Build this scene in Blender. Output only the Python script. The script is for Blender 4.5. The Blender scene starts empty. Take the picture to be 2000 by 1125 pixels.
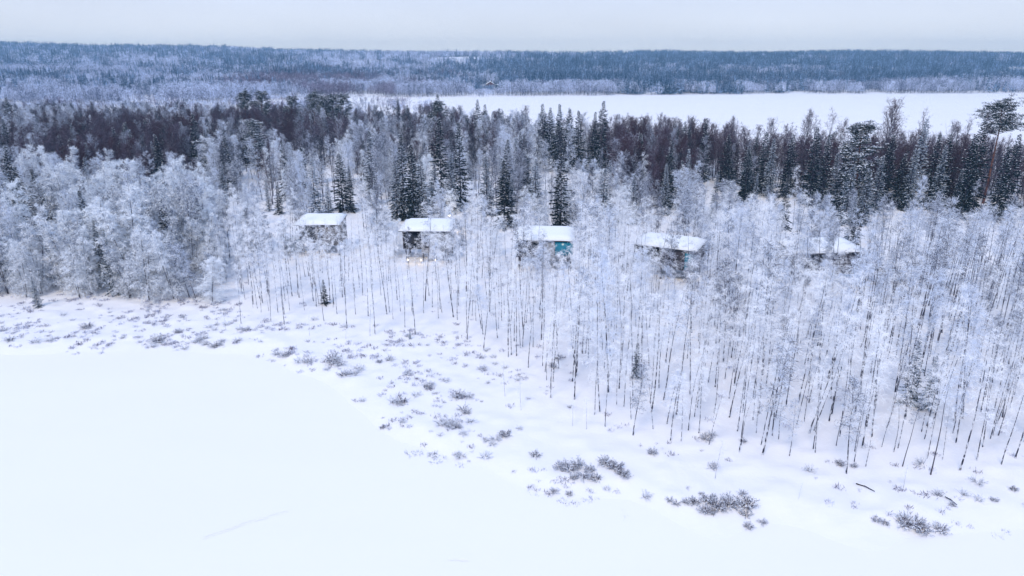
import bpy, math, random
import numpy as np
from mathutils import Vector, Matrix

# ------------------------------------------------------------------ camera, world, sun
SC = bpy.context.scene
COL = SC.collection
CAM_H = 36.0
PITCH = math.radians(18.1)
F = 1351.0                      # focal length in pixels of the 2000 px wide photograph
cam = bpy.data.cameras.new('camera')
cam.sensor_width = 36.0
cam.lens = 36.0 * F / 2000.0
cam.clip_start = 0.5
cam.clip_end = 20000
co = bpy.data.objects.new('camera', cam)
COL.objects.link(co)
co.location = (0, 0, CAM_H)
co.rotation_euler = (math.pi / 2 - PITCH, 0, 0)
SC.camera = co

SUN_EL, SUN_AZ = math.radians(50), math.radians(205)    # high soft sun behind thick overcast
w = bpy.data.worlds.new('World')
SC.world = w
w.use_nodes = True
nt = w.node_tree
nt.nodes.clear()
N = nt.nodes.new
out = N('ShaderNodeOutputWorld')
bg = N('ShaderNodeBackground')
bg.inputs['Strength'].default_value = 1.0
sky = N('ShaderNodeTexSky')
sky.sky_type = 'NISHITA'
sky.sun_disc = False
sky.sun_elevation = SUN_EL
sky.sun_rotation = SUN_AZ
sky.altitude = 200
sky.dust_density = 4.0
skb = N('ShaderNodeBackground')
skb.inputs['Strength'].default_value = 0.015
nt.links.new(sky.outputs[0], skb.inputs['Color'])
tc = N('ShaderNodeTexCoord')
sep = N('ShaderNodeSeparateXYZ')
nt.links.new(tc.outputs['Generated'], sep.inputs[0])
ramp = N('ShaderNodeValToRGB')            # cloud layer: dimmer near the horizon, brighter overhead
els = ramp.color_ramp.elements
els[0].position = 0.0
els[0].color = (0.90, 0.905, 0.90, 1)
els[1].position = 1.0
els[1].color = (0.465, 0.63, 1.01, 1)
e = els.new(0.09); e.color = (0.64, 0.71, 0.88, 1)
e = els.new(0.40); e.color = (0.435, 0.612, 0.99, 1)
ns = N('ShaderNodeTexNoise')              # faint structure of the cloud layer
ns.inputs['Scale'].default_value = 2.2
ns.inputs['Detail'].default_value = 4
mp = N('ShaderNodeMapping')
mp.inputs['Scale'].default_value = (1, 1, 5)
nt.links.new(tc.outputs['Generated'], mp.inputs[0])
nt.links.new(mp.outputs[0], ns.inputs['Vector'])
mr = N('ShaderNodeMapRange')
mr.inputs['From Min'].default_value = 0.3
mr.inputs['From Max'].default_value = 0.7
mr.inputs['To Min'].default_value = 0.94
mr.inputs['To Max'].default_value = 1.05
nt.links.new(ns.outputs['Fac'], mr.inputs[0])
nt.links.new(sep.outputs['Z'], ramp.inputs[0])
nt.links.new(ramp.outputs[0], bg.inputs['Color'])
nt.links.new(mr.outputs[0], bg.inputs['Strength'])
add = N('ShaderNodeAddShader')
nt.links.new(bg.outputs[0], add.inputs[0])
nt.links.new(skb.outputs[0], add.inputs[1])
nt.links.new(add.outputs[0], out.inputs['Surface'])

sl = bpy.data.lights.new('sun', 'SUN')
sl.energy = 1.5
sl.angle = math.radians(14)
sl.color = (1.0, 0.87, 0.66)
so = bpy.data.objects.new('sun', sl)
COL.objects.link(so)
so.rotation_euler = (math.pi / 2 - SUN_EL, 0, math.pi - SUN_AZ)
SC.view_settings.view_transform = 'Standard'
SC.view_settings.look = 'None'
SC.view_settings.gamma = 1.0
SC.view_settings.exposure = 0.16
SC.cycles.max_bounces = 5
SC.cycles.diffuse_bounces = 3
SC.cycles.glossy_bounces = 2
SC.cycles.transmission_bounces = 2
SC.cycles.volume_bounces = 0
SC.cycles.caustics_reflective = False
SC.cycles.caustics_refractive = False

RG = np.random.default_rng(7)
CT, ST = math.cos(PITCH), math.sin(PITCH)

# ------------------------------------------------------------------ materials
def new_mat(name, rough=0.9):
    m = bpy.data.materials.new(name)
    m.use_nodes = True
    b = m.node_tree.nodes['Principled BSDF']
    b.inputs['Roughness'].default_value = rough
    b.inputs['Specular IOR Level'].default_value = 0.15
    return m, m.node_tree, b

def plain(name, col, rough=0.8, var=0.15, scale=3.0):
    m, t, b = new_mat(name, rough)
    n = t.nodes.new('ShaderNodeTexNoise')
    n.inputs['Scale'].default_value = scale
    n.inputs['Detail'].default_value = 5
    c = t.nodes.new('ShaderNodeTexCoord')
    t.links.new(c.outputs['Object'], n.inputs['Vector'])
    x = t.nodes.new('ShaderNodeMix')
    x.data_type = 'RGBA'
    x.inputs[6].default_value = (*[v * (1 - var) for v in col], 1)
    x.inputs[7].default_value = (*[min(1, v * (1 + var)) for v in col], 1)
    t.links.new(n.outputs['Fac'], x.inputs[0])
    t.links.new(x.outputs[2], b.inputs['Base Color'])
    return m

def twig_mat(name, frost, twig, share, spread=0.25):
    """Twigs and needles: each one is rimed or bare; how many differs from tree to tree."""
    m, t, b = new_mat(name, 0.95)
    g = t.nodes.new('ShaderNodeNewGeometry')
    oi = t.nodes.new('ShaderNodeObjectInfo')
    a = t.nodes.new('ShaderNodeMath')            # share + spread*(rnd-.5) - island random
    a.operation = 'MULTIPLY_ADD'
    a.inputs[1].default_value = spread
    a.inputs[2].default_value = share - spread / 2
    t.links.new(oi.outputs['Random'], a.inputs[0])
    s = t.nodes.new('ShaderNodeMath')
    s.operation = 'SUBTRACT'
    t.links.new(a.outputs[0], s.inputs[0])
    t.links.new(g.outputs['Random Per Island'], s.inputs[1])
    r = t.nodes.new('ShaderNodeMapRange')
    r.inputs['From Min'].default_value = -0.25
    r.inputs['From Max'].default_value = 0.2
    t.links.new(s.outputs[0], r.inputs[0])
    x = t.nodes.new('ShaderNodeMix')
    x.data_type = 'RGBA'
    x.inputs[6].default_value = (*twig, 1)
    x.inputs[7].default_value = (*frost, 1)
    t.links.new(r.outputs[0], x.inputs[0])
    t.links.new(x.outputs[2], b.inputs['Base Color'])
    return m

def bark_mat(name, light, dark, thresh=0.5, scale=(6, 6, 2.2)):
    m, t, b = new_mat(name, 0.9)
    c = t.nodes.new('ShaderNodeTexCoord')
    p = t.nodes.new('ShaderNodeMapping')
    p.inputs['Scale'].default_value = scale
    n = t.nodes.new('ShaderNodeTexNoise')
    n.inputs['Scale'].default_value = 1.0
    n.inputs['Detail'].default_value = 4
    oi = t.nodes.new('ShaderNodeObjectInfo')
    v = t.nodes.new('ShaderNodeVectorMath')
    v.operation = 'MULTIPLY_ADD'
    t.links.new(oi.outputs['Random'], v.inputs[0])
    v.inputs[1].default_value = (50, 50, 50)
    t.links.new(c.outputs['Object'], v.inputs[2])
    t.links.new(v.outputs[0], p.inputs[0])
    t.links.new(p.outputs[0], n.inputs['Vector'])
    r = t.nodes.new('ShaderNodeMapRange')
    r.inputs['From Min'].default_value = thresh - 0.04
    r.inputs['From Max'].default_value = thresh + 0.04
    t.links.new(n.outputs['Fac'], r.inputs[0])
    x = t.nodes.new('ShaderNodeMix')
    x.data_type = 'RGBA'
    x.inputs[6].default_value = (*dark, 1)
    x.inputs[7].default_value = (*light, 1)
    t.links.new(r.outputs[0], x.inputs[0])
    t.links.new(x.outputs[2], b.inputs['Base Color'])
    return m

def snow_mat(name, col=(0.88, 0.856, 0.87), bump=0.35, scale=0.6):
    m, t, b = new_mat(name, 0.75)
    c = t.nodes.new('ShaderNodeTexCoord')
    n = t.nodes.new('ShaderNodeTexNoise')
    n.inputs['Scale'].default_value = scale
    n.inputs['Detail'].default_value = 7
    n.inputs['Roughness'].default_value = 0.6
    t.links.new(c.outputs['Object'], n.inputs['Vector'])
    n2 = t.nodes.new('ShaderNodeTexNoise')          # wind-packed and looser patches
    n2.inputs['Scale'].default_value = 0.035
    n2.inputs['Detail'].default_value = 5
    p = t.nodes.new('ShaderNodeMapping')
    p.inputs['Rotation'].default_value = (0, 0, 0.5)
    p.inputs['Scale'].default_value = (0.5, 1.6, 1)
    t.links.new(c.outputs['Object'], p.inputs[0])
    t.links.new(p.outputs[0], n2.inputs['Vector'])
    x = t.nodes.new('ShaderNodeMix')
    x.data_type = 'RGBA'
    x.inputs[6].default_value = (*[v * 0.94 for v in col], 1)
    x.inputs[7].default_value = (*[min(v * 1.03, 0.93) for v in col], 1)
    t.links.new(n2.outputs['Fac'], x.inputs[0])
    t.links.new(x.outputs[2], b.inputs['Base Color'])
    bp = t.nodes.new('ShaderNodeBump')
    bp.inputs['Strength'].default_value = bump
    bp.inputs['Distance'].default_value = 0.3
    t.links.new(n.outputs['Fac'], bp.inputs['Height'])
    t.links.new(bp.outputs[0], b.inputs['Normal'])
    return m

def boards_mat(name, col, pitch=6.0):
    m, t, b = new_mat(name, 0.85)
    c = t.nodes.new('ShaderNodeTexCoord')
    wv = t.nodes.new('ShaderNodeTexWave')
    wv.inputs['Scale'].default_value = pitch / 3.0
    wv.inputs['Distortion'].default_value = 0.4
    t.links.new(c.outputs['Object'], wv.inputs['Vector'])
    n = t.nodes.new('ShaderNodeTexNoise')
    n.inputs['Scale'].default_value = 2.0
    p = t.nodes.new('ShaderNodeMapping')
    p.inputs['Scale'].default_value = (4, 4, 0.5)
    t.links.new(c.outputs['Object'], p.inputs[0])
    t.links.new(p.outputs[0], n.inputs['Vector'])
    a = t.nodes.new('ShaderNodeMath')
    a.operation = 'MULTIPLY_ADD'
    a.inputs[1].default_value = 0.35
    t.links.new(wv.outputs['Fac'], a.inputs[0])
    t.links.new(n.outputs['Fac'], a.inputs[2])
    x = t.nodes.new('ShaderNodeMix')
    x.data_type = 'RGBA'
    x.inputs[6].default_value = (*[v * 0.55 for v in col], 1)
    x.inputs[7].default_value = (*[v * 1.3 for v in col], 1)
    t.links.new(a.outputs[0], x.inputs[0])
    t.links.new(x.outputs[2], b.inputs['Base Color'])
    return m

def glass_mat(name, col, rough=0.08):
    m, t, b = new_mat(name, rough)
    b.inputs['Base Color'].default_value = (*col, 1)
    b.inputs['Specular IOR Level'].default_value = 0.6
    return m

def glow_mat(name, col, strength):
    m, t, b = new_mat(name)
    b.inputs['Base Color'].default_value = (*col, 1)
    b.inputs['Emission Color'].default_value = (*col, 1)
    b.inputs['Emission Strength'].default_value = strength
    return m

FROST = (0.80, 0.84, 0.93)
M = dict(
    snow=snow_mat('snow_field'),
    lake=snow_mat('lake_snow', (0.905, 0.873, 0.885), 0.12, 0.25),
    roofsnow=snow_mat('roof_snow', (0.88, 0.89, 0.91), 0.15, 1.5),
    white_frost=twig_mat('white_frost', (0.95, 0.96, 1.0), (0.16, 0.17, 0.25), 0.98, 0.35),
    grey_frost=twig_mat('grey_frost', (0.80, 0.85, 0.96), (0.05, 0.05, 0.08), 0.70, 0.7),
    stand_frost=twig_mat('stand_frost', (0.92, 0.95, 1.0), (0.05, 0.065, 0.13), 0.80, 0.65),
    dim_frost=twig_mat('dim_frost', (0.62, 0.66, 0.78), (0.020, 0.020, 0.032), 0.30, 0.8),
    brown=twig_mat('brown_twigs', (0.34, 0.34, 0.48), (0.062, 0.022, 0.028), 0.06, 0.45),
    shrub=twig_mat('shrub_twigs', (0.86, 0.88, 0.96), (0.075, 0.045, 0.085), 0.78, 0.6),
    dshrub=twig_mat('dark_shrub_twigs', (0.74, 0.76, 0.88), (0.045, 0.024, 0.045), 0.34, 0.4),
    grass=twig_mat('grass_blades', (0.66, 0.69, 0.84), (0.13, 0.10, 0.14), 0.5, 0.5),
    needle=twig_mat('spruce_needles', (0.25, 0.32, 0.38), (0.004, 0.011, 0.013), 0.0, 0.15),
    fneedle=twig_mat('frosted_needles', (0.60, 0.68, 0.80), (0.012, 0.026, 0.034), 0.30, 0.4),
    pneedle=twig_mat('pine_needles', (0.42, 0.50, 0.56), (0.007, 0.018, 0.020), 0.06, 0.15),
    cap=plain('snow_on_branches', (0.82, 0.85, 0.92), 0.8, 0.05),
    far_needle=twig_mat('haze_tint_needles', (0.40, 0.56, 0.82), (0.012, 0.050, 0.095), 0.26, 0.6),  # bluer than real needles: part of the distance haze is put into the colour
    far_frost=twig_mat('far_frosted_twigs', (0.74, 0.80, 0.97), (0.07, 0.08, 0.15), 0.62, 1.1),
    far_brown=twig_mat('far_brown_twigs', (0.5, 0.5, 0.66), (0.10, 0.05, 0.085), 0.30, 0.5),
    birch=bark_mat('birch_bark', (0.62, 0.63, 0.68), (0.03, 0.03, 0.05), 0.53),
    dbark=bark_mat('dark_bark', (0.12, 0.11, 0.14), (0.03, 0.025, 0.04), 0.52),
    pbark=bark_mat('pine_bark', (0.22, 0.10, 0.07), (0.10, 0.05, 0.045), 0.5),
    timber=boards_mat('grey_timber', (0.20, 0.19, 0.19)),
    dtimber=boards_mat('dark_timber', (0.055, 0.05, 0.06)),
    redtimber=boards_mat('red_timber', (0.14, 0.05, 0.045)),
    trim=plain('white_trim', (0.7, 0.7, 0.72), 0.6, 0.05),
    glass=glass_mat('dark_glass', (0.015, 0.017, 0.028)),
    teal=glass_mat('teal_glass', (0.008, 0.20, 0.30), 0.25),
    steel=plain('dark_steel', (0.06, 0.06, 0.07), 0.5, 0.1),
    lamp=glow_mat('lamp_glow', (1.0, 0.84, 0.5), 5.0),
    lampwarm=glow_mat('deck_lamp_glow', (1.0, 0.78, 0.45), 3.0),
)

# ------------------------------------------------------------------ mesh helpers
class Soup:
    def __init__(s):
        s.v, s.f, s.m, s.n = [], [], [], 0
    def add(s, v, f, mi=0):
        v = np.asarray(v, float); f = np.asarray(f, np.int64)
        s.v.append(v); s.f.append(f + s.n); s.m.append(np.full(len(f), mi)); s.n += len(v)
    def blades(s, P, D, L, W, mi=0):
        n = len(P)
        L = np.broadcast_to(L, (n,)); W = np.broadcast_to(W, (n,))
        D = D / (np.linalg.norm(D, axis=1, keepdims=True) + 1e-9)
        sd = np.cross(D, RG.normal(size=(n, 3)))
        sd /= (np.linalg.norm(sd, axis=1, keepdims=True) + 1e-9)
        mid = P + D * (L * 0.45)[:, None]
        v = np.stack([P, mid - sd * (W / 2)[:, None], P + D * L[:, None], mid + sd * (W / 2)[:, None]], 1).reshape(-1, 3)
        i = np.arange(n)[:, None] * 4
        f = np.concatenate([i + [0, 1, 2], i + [0, 2, 3]], 1).reshape(-1, 3)
        s.add(v, f, mi)
    def tube(s, pts, rad, k=5, mi=0):
        pts = np.asarray(pts, float); n = len(pts)
        rad = np.broadcast_to(rad, (n,))
        d = np.gradient(pts, axis=0)
        d /= (np.linalg.norm(d, axis=1, keepdims=True) + 1e-9)
        ref = np.array([1.0, 0.13, 0.07]) if abs(d[0][0]) < 0.8 else np.array([0.05, 1.0, 0.1])
        a = np.cross(d, ref); a /= np.linalg.norm(a, axis=1, keepdims=True)
        b = np.cross(d, a)
        th = np.arange(k) * 2 * math.pi / k
        v = (pts[:, None] + rad[:, None, None] * (np.cos(th)[None, :, None] * a[:, None] + np.sin(th)[None, :, None] * b[:, None])).reshape(-1, 3)
        f = []
        for j in range(n - 1):
            for q in range(k):
                r = (q + 1) % k
                A, B, C_, D_ = j * k + q, j * k + r, (j + 1) * k + r, (j + 1) * k + q
                f += [(A, C_, B), (A, D_, C_)]
        s.add(v, f, mi)
    def box(s, lo, hi, mi=0, M4=None):
        x0, y0, z0 = lo; x1, y1, z1 = hi
        v = np.array([(x0, y0, z0), (x1, y0, z0), (x1, y1, z0), (x0, y1, z0), (x0, y0, z1), (x1, y0, z1), (x1, y1, z1), (x0, y1, z1)], float)
        q = [(0, 3, 2, 1), (4, 5, 6, 7), (0, 1, 5, 4), (1, 2, 6, 5), (2, 3, 7, 6), (3, 0, 4, 7)]
        f = []
        for a, b, c, d in q: f += [(a, b, c), (a, c, d)]
        s.add(v, f, mi)
    def mesh(s, name, mats, smooth=False):
        me = bpy.data.meshes.new(name)
        v = np.concatenate(s.v); f = np.concatenate(s.f); m = np.concatenate(s.m)
        me.vertices.add(len(v)); me.vertices.foreach_set('co', v.astype(np.float32).ravel())
        me.loops.add(len(f) * 3); me.loops.foreach_set('vertex_index', f.astype(np.int32).ravel())
        me.polygons.add(len(f))
        me.polygons.foreach_set('loop_start', (np.arange(len(f)) * 3).astype(np.int32))
        me.polygons.foreach_set('loop_total', np.full(len(f), 3, np.int32))
        me.polygons.foreach_set('material_index', m.astype(np.int32))
        if smooth: me.polygons.foreach_set('use_smooth', np.ones(len(f), bool))
        for x in mats: me.materials.append(x)
        me.update(calc_edges=True)
        return me

def link(name, me, parent=None):
    o = bpy.data.objects.new(name, me)
    COL.objects.link(o)
    if parent: o.parent = parent
    return o
def empty(name, loc, rz=0.0):
    o = link(name, None); o.location = loc; o.rotation_euler = (0, 0, rz)
    o.empty_display_size = 0.5
    return o
def tag(o, label, cat, group=None, kind=None):
    if label: o['label'] = label
    if cat: o['category'] = cat
    if group: o['group'] = group
    if kind: o['kind'] = kind
    return o
def rnd(a, b): return float(RG.uniform(a, b))

# ------------------------------------------------------------------ photo pixel <-> place
def at(px, py, z=0.0):
    t = (py - 562.5) / F
    dz = CAM_H - z
    y = dz * (CT - t * ST) / (ST + t * CT)
    zc = y * CT + dz * ST
    return (px - 1000) / F * zc, y
def top_z(x, y, py):
    t = (py - 562.5) / F
    return CAM_H - y * (ST + t * CT) / (CT - t * ST)
def proj(x, y, z):
    zc = y * CT + (CAM_H - z) * ST
    return 1000 + F * x / zc, 562.5 + F * ((CAM_H - z) * CT - y * ST) / zc

def curve(pts):
    w_ = sorted([at(*p) for p in pts])
    return np.array([a for a, b in w_]), np.array([b for a, b in w_])
# where the near lake meets the land; where the trees begin
SHX, SHY = curve([(-500, 720), (0, 692), (250, 684), (450, 690), (560, 712), (640, 752), (760, 832), (900, 912), (1080, 972), (1300, 1012), (1500, 1040), (1720, 1055), (2000, 1040), (2400, 1000)])
EDX, EDY = curve([(-500, 600), (0, 596), (150, 592), (420, 602), (470, 640), (550, 642), (700, 662), (900, 672), (960, 715), (1050, 765), (1080, 800), (1140, 832), (1200, 850), (1290, 880), (1400, 892), (1500, 918), (1600, 928), (1700, 945), (1770, 950), (1900, 938), (2000, 925), (2400, 880)])
# far edge of the near wood, by x
BKX = np.array([-420, -260, -140, -80, 0, 45, 85, 120, 150, 300.]); BKY = np.array([400, 370, 345, 325, 290, 255, 225, 208, 195, 180.])
# near edge of the far forest, by x
FFX = np.array([-2600, -900, -420, -280, -230, -150, 0, 300, 900, 2600.]); FFY = np.array([470, 520, 560, 590, 690, 760, 790, 850, 880, 900.])
CRX = np.array([-3000, -1500, -900, -300, 0, 400, 900, 1500, 3000.]); CRZ = np.array([74, 70, 63, 51, 50, 47, 45, 43, 42.])

def vnoise(x, y, s, seed=0):
    r = np.random.default_rng(seed)
    t = r.random((256, 256))
    x = np.asarray(x) / s + 1000.37; y = np.asarray(y) / s + 1000.71
    xi = np.floor(x).astype(int); yi = np.floor(y).astype(int)
    fx = x - xi; fy = y - yi
    fx = fx * fx * (3 - 2 * fx); fy = fy * fy * (3 - 2 * fy)
    g = lambda a, b: t[a % 256, b % 256]
    return (g(xi, yi) * (1 - fx) * (1 - fy) + g(xi + 1, yi) * fx * (1 - fy) + g(xi, yi + 1) * (1 - fx) * fy + g(xi + 1, yi + 1) * fx * fy)
def sstep(a, b, x):
    t = np.clip((x - a) / (b - a), 0, 1); return t * t * (3 - 2 * t)

def ground(x, y):
    x = np.asarray(x, float); y = np.asarray(y, float)
    s = y - np.interp(x, SHX, SHY) + (vnoise(x, y, 6, 3) - 0.5) * 4
    e = y - np.interp(x, EDX, EDY)
    rise = np.clip(s * 0.1, -0.6, 0.35)
    hum = (vnoise(x, y, 1.3, 4) ** 2 * 0.32 + vnoise(x, y, 3.4, 5) * 0.25) * sstep(-1, 4, s) * (1 - 0.6 * sstep(0, 15, e))
    near = rise + hum + 1.4 * sstep(0, 60, e) + (vnoise(x, y, 25, 6) - 0.5) * 0.6 * sstep(0, 30, s)
    b = np.interp(x, BKX, BKY) + 14
    near = near + (-2.6 - near) * sstep(0, 20, y - b)
    ff = np.interp(x, FFX, FFY)
    t = y - ff
    crest = np.interp(x, CRX, CRZ)
    k = np.clip(t / (2050 - ff), 0, 1)
    far = 0.6 * sstep(-5, 15, t) - 1.2 * (1 - sstep(-25, 5, t)) + crest * (0.75 * k + 0.25 * k * k * (3 - 2 * k)) \
        + (vnoise(x, y, 640, 12) - 0.5) * 15 * sstep(300, 900, t) + (vnoise(x, y, 260, 8) - 0.5) * 9 * sstep(0, 300, t) + (vnoise(x, y, 90, 9) - 0.5) * 3 * sstep(0, 200, t)
    bog = (x < -75) & (y < ff + 10) & (y > b)
    boggy = 0.25 * sstep(-75, -110, x)
    mid = np.maximum(near, -1.2 + 1.6 * sstep(-70, -110, x) * (y > b))
    return np.where(y < ff - 30, np.where(y > b - 2, mid, near), far)
def gz(x, y): return float(ground(x, y))
def atg(px, py):
    z = 0.5
    for _ in range(4):
        x, y = at(px, py, z); z = gz(x, y)
    return x, y, z

# ------------------------------------------------------------------ ground, lakes, ski track
def axis(segs):
    out_ = [segs[0][0]]
    for a, b, st in segs:
        n = max(1, int(round((b - a) / st)))
        out_ += list(a + (b - a) * (np.arange(n) + 1) / n)
    return np.array(out_)
def grid(name, xs, ys, zf, mat):
    X, Y = np.meshgrid(xs, ys)
    Z = zf(X, Y)
    nx, ny = len(xs), len(ys)
    v = np.stack([X, Y, Z], 2).reshape(-1, 3)
    i = (np.arange(ny - 1)[:, None] * nx + np.arange(nx - 1)[None, :]).ravel()
    f = np.concatenate([np.stack([i, i + 1, i + nx + 1], 1), np.stack([i, i + nx + 1, i + nx], 1)])
    s = Soup(); s.add(v, f)
    return link(name, s.mesh(name, [mat], True))
xs = axis([(-7000, -3000, 250), (-3000, -700, 50), (-700, -160, 10), (-160, -90, 2), (-90, 90, 0.55), (90, 160, 2), (160, 700, 10), (700, 3000, 50), (3000, 7000, 250)])
ys = axis([(-300, 40, 20), (40, 140, 0.5), (140, 200, 1.5), (200, 420, 4), (420, 1000, 10), (1000, 3200, 40), (3200, 9000, 400)])
g_ = grid('ground', xs, ys, ground, M['snow'])
tag(g_, 'snow covered land with low hummocks between the lake and hills', None, kind='structure')
s = Soup(); s.add([(-7000, -300, 0), (7000, -300, 0), (7000, 1400, 0), (-7000, 1400, 0)], [(0, 1, 2), (0, 2, 3)])
lk = link('frozen_lake', s.mesh('frozen_lake', [M['lake']]))
tag(lk, 'smooth snow covered ice of the two lakes', None, kind='structure')

def track(name, pix, gap, lab):
    s = Soup()
    P = [at(*p) for p in pix]
    n = 40
    tt = np.linspace(0, len(P) - 1, n)
    X = np.interp(tt, range(len(P)), [p[0] for p in P]); Y = np.interp(tt, range(len(P)), [p[1] for p in P])
    Y += np.sin(tt * 5) * 0.05
    for off in (-gap, gap):
        for j in range(n - 1):
            if RG.random() < 0.25: continue
            a = np.array([X[j], Y[j]]); b = np.array([X[j + 1], Y[j + 1]]); d = b - a; d /= np.linalg.norm(d); q = np.array([-d[1], d[0]])
            c = off * q
            wv = 0.05
            # a pressed rut: two low banks of snow with a groove between
            for sg in (-1, 1):
                c1 = c + q * sg * wv; c2 = c + q * sg * (wv + 0.05)
                v = [(*(a + c1), 0.004), (*(b + c1), 0.004), (*(b + c2), 0.014), (*(a + c2), 0.014)]
                s.add(v, [(0, 1, 2), (0, 2, 3)])
    o = link(name, s.mesh(name, [M['lake']]))
    tag(o, lab, None, kind='structure')
track('ski_track', [(395, 1052), (450, 1032), (500, 1015), (562, 999)], 0.12, 'faint ski track across the lake snow')
track('ski_track', [(875, 1094), (915, 1094)], 0.05, 'short faint ski track on the lake snow')

# ------------------------------------------------------------------ tree builders (meshes)
def unit(a): return a / (np.linalg.norm(a) + 1e-9)
def path(p0, d0, L, n, droop=0.0, wob=0.1, up=0.0):
    pts = [np.array(p0, float)]; d = unit(np.array(d0, float))
    for i in range(n):
        d = unit(d + np.array([0, 0, up - droop]) / n + RG.normal(size=3) * wob)
        pts.append(pts[-1] + d * L / n)
    return np.array(pts)
def along(pts, t):
    n = len(pts) - 1
    i = np.clip((t * n).astype(int), 0, n - 1); f = t * n - i
    P = pts[i] * (1 - f)[:, None] + pts[i + 1] * f[:, None]
    D = pts[i + 1] - pts[i]; D = D / (np.linalg.norm(D, axis=1, keepdims=True) + 1e-9)
    return P, D

def broadleaf(H=14, r0=0.10, t0=0.42, nprim=38, spread=0.17, ntw=13, nb=4, bl=(0.25, 0.6), bw=(0.03, 0.055), elev=(0.9, 0.45), droop=1.2,
              stems=1, mats=('birch', 'white_frost'), k=5, shape='slim', limbs=True, lean=0.03, rimed=True):
    """A leafless tree: stems, curved limbs, side twigs, fine rimed twigs. Returns (trunk soup, crown soup)."""
    T, C = Soup(), Soup()
    for st in range(stems):
        az = rnd(0, 6.28)
        tilt = lean if stems == 1 else rnd(0.05, 0.22)
        hs = H * (1 if st == 0 else rnd(0.7, 0.95))
        tr = path((0.12 * math.cos(az) * (stems > 1), 0.12 * math.sin(az) * (stems > 1), -0.3), (tilt * math.cos(az), tilt * math.sin(az), 1), hs, 9, wob=0.022, up=0.06)
        rr = r0 * (1 - 0.88 * np.linspace(0, 1, 10)) * (1 if st == 0 else 0.75)
        rr[0] *= 1.25
        T.tube(tr, rr, k, 0)
        for i in range(nprim // stems):
            t = t0 + (1 - t0) * ((i + rnd(0, 1)) / (nprim // stems)) * 0.985
            p, d = along(tr, np.array([t]))
            u = (t - t0) / (1 - t0)
            if shape == 'slim': prof = (0.55 + 0.9 * u) * (1 - u) ** 0.6 + 0.12
            elif shape == 'round': prof = math.sqrt(max(0, 1 - (u * 1.25 - 0.35) ** 2 / 0.85)) * 0.95 + 0.1
            else: prof = (1 - u) ** 0.75 + 0.12
            L = H * spread * prof * rnd(0.6, 1.25)
            a = rnd(0, 6.283)
            el = elev[0] * u + elev[1] * (1 - u) + rnd(-0.2, 0.2)
            b = path(p[0], (math.cos(a) * math.cos(el), math.sin(a) * math.cos(el), math.sin(el)), L, 5, droop=droop, wob=0.10)
            if limbs: (C if rimed else T).tube(b, np.linspace(0.024, 0.008, 6) * (0.6 + L / 4), 3, 0)
            tt = RG.uniform(0.12, 1.0, ntw) ** 0.8
            q, qd = along(b, tt)
            sd = RG.normal(size=(ntw, 3)) * 0.75 + qd * 0.8; sd[:, 2] -= 0.05
            sd /= np.linalg.norm(sd, axis=1, keepdims=True)
            sl_ = RG.uniform(0.35, 1.0, ntw) * L * 0.42 * (1.15 - 0.5 * tt)
            C.blades(q, sd, sl_ * 1.15, 0.022 + 0.01 * RG.random(ntw))
            n = ntw * nb
            j = np.repeat(np.arange(ntw), nb)
            f = RG.uniform(0.15, 1.0, n)
            P = q[j] + sd[j] * (sl_[j] * f)[:, None]
            D = sd[j] * 0.9 + RG.normal(size=(n, 3)) * 0.65; D[:, 2] -= 0.25 * droop - 0.1
            C.blades(P, D, RG.uniform(*bl, n), RG.uniform(*bw, n))
    return T, C

def spruce(H=18, spread=0.15, frost=False, nb=150, mi_snow=0.3, k=5, bare=0.06):
    T, C = Soup(), Soup()
    tr = path((0, 0, -0.3), (0, 0, 1), H + 0.3, 8, wob=0.006)
    T.tube(tr, np.linspace(0.2, 0.015, 9) * H / 18, k, 0)
    for i in range(nb):
        u = (i + rnd(0, 1)) / nb
        t = bare + (1 - bare) * u * 0.995
        p, _ = along(tr, np.array([t]))
        L = H * spread * ((1 - u) ** 0.8 * (0.82 + 0.18 * math.sin(u * 40 + rnd(-1, 1))) + 0.03) * rnd(0.7, 1.12)
        a = i * 2.4 + rnd(-0.5, 0.5)
        el = -0.30 + 0.85 * u + rnd(-0.1, 0.1)
        b = path(p[0], (math.cos(a) * math.cos(el), math.sin(a) * math.cos(el), math.sin(el)), L, 4, droop=0.35 - 0.75 * u * 0.2, wob=0.05, up=0.15)
        n = int(10 + L * 13)
        tt = RG.uniform(0.05, 1.0, n) ** 0.75
        q, qd = along(b, tt)
        side = np.cross(qd, [0, 0, 1.0]); side *= RG.choice([-1, 1], n)[:, None]
        D = qd * 0.8 + side * 0.75 + RG.normal(size=(n, 3)) * 0.2
        D[:, 2] -= RG.uniform(0.1, 0.8, n)
        ln = RG.uniform(0.35, 0.75, n) * (0.5 + 0.22 * L) * (1.1 - 0.4 * tt)
        C.blades(q, D, ln, ln * RG.uniform(0.28, 0.5, n), 0)
        m = max(2, int(n * mi_snow))                       # snow lying on the upper side of the bough
        tt = RG.uniform(0.25, 1.0, m)
        q, qd = along(b, tt); q = q + [0, 0, 0.07]
        D = qd + np.cross(qd, [0, 0, 1.0]) * RG.uniform(-0.9, 0.9, m)[:, None]; D[:, 2] *= 0.6
        C.blades(q, D, RG.uniform(0.2, 0.5, m), RG.uniform(0.07, 0.16, m), 1)
    return T, C

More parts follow.
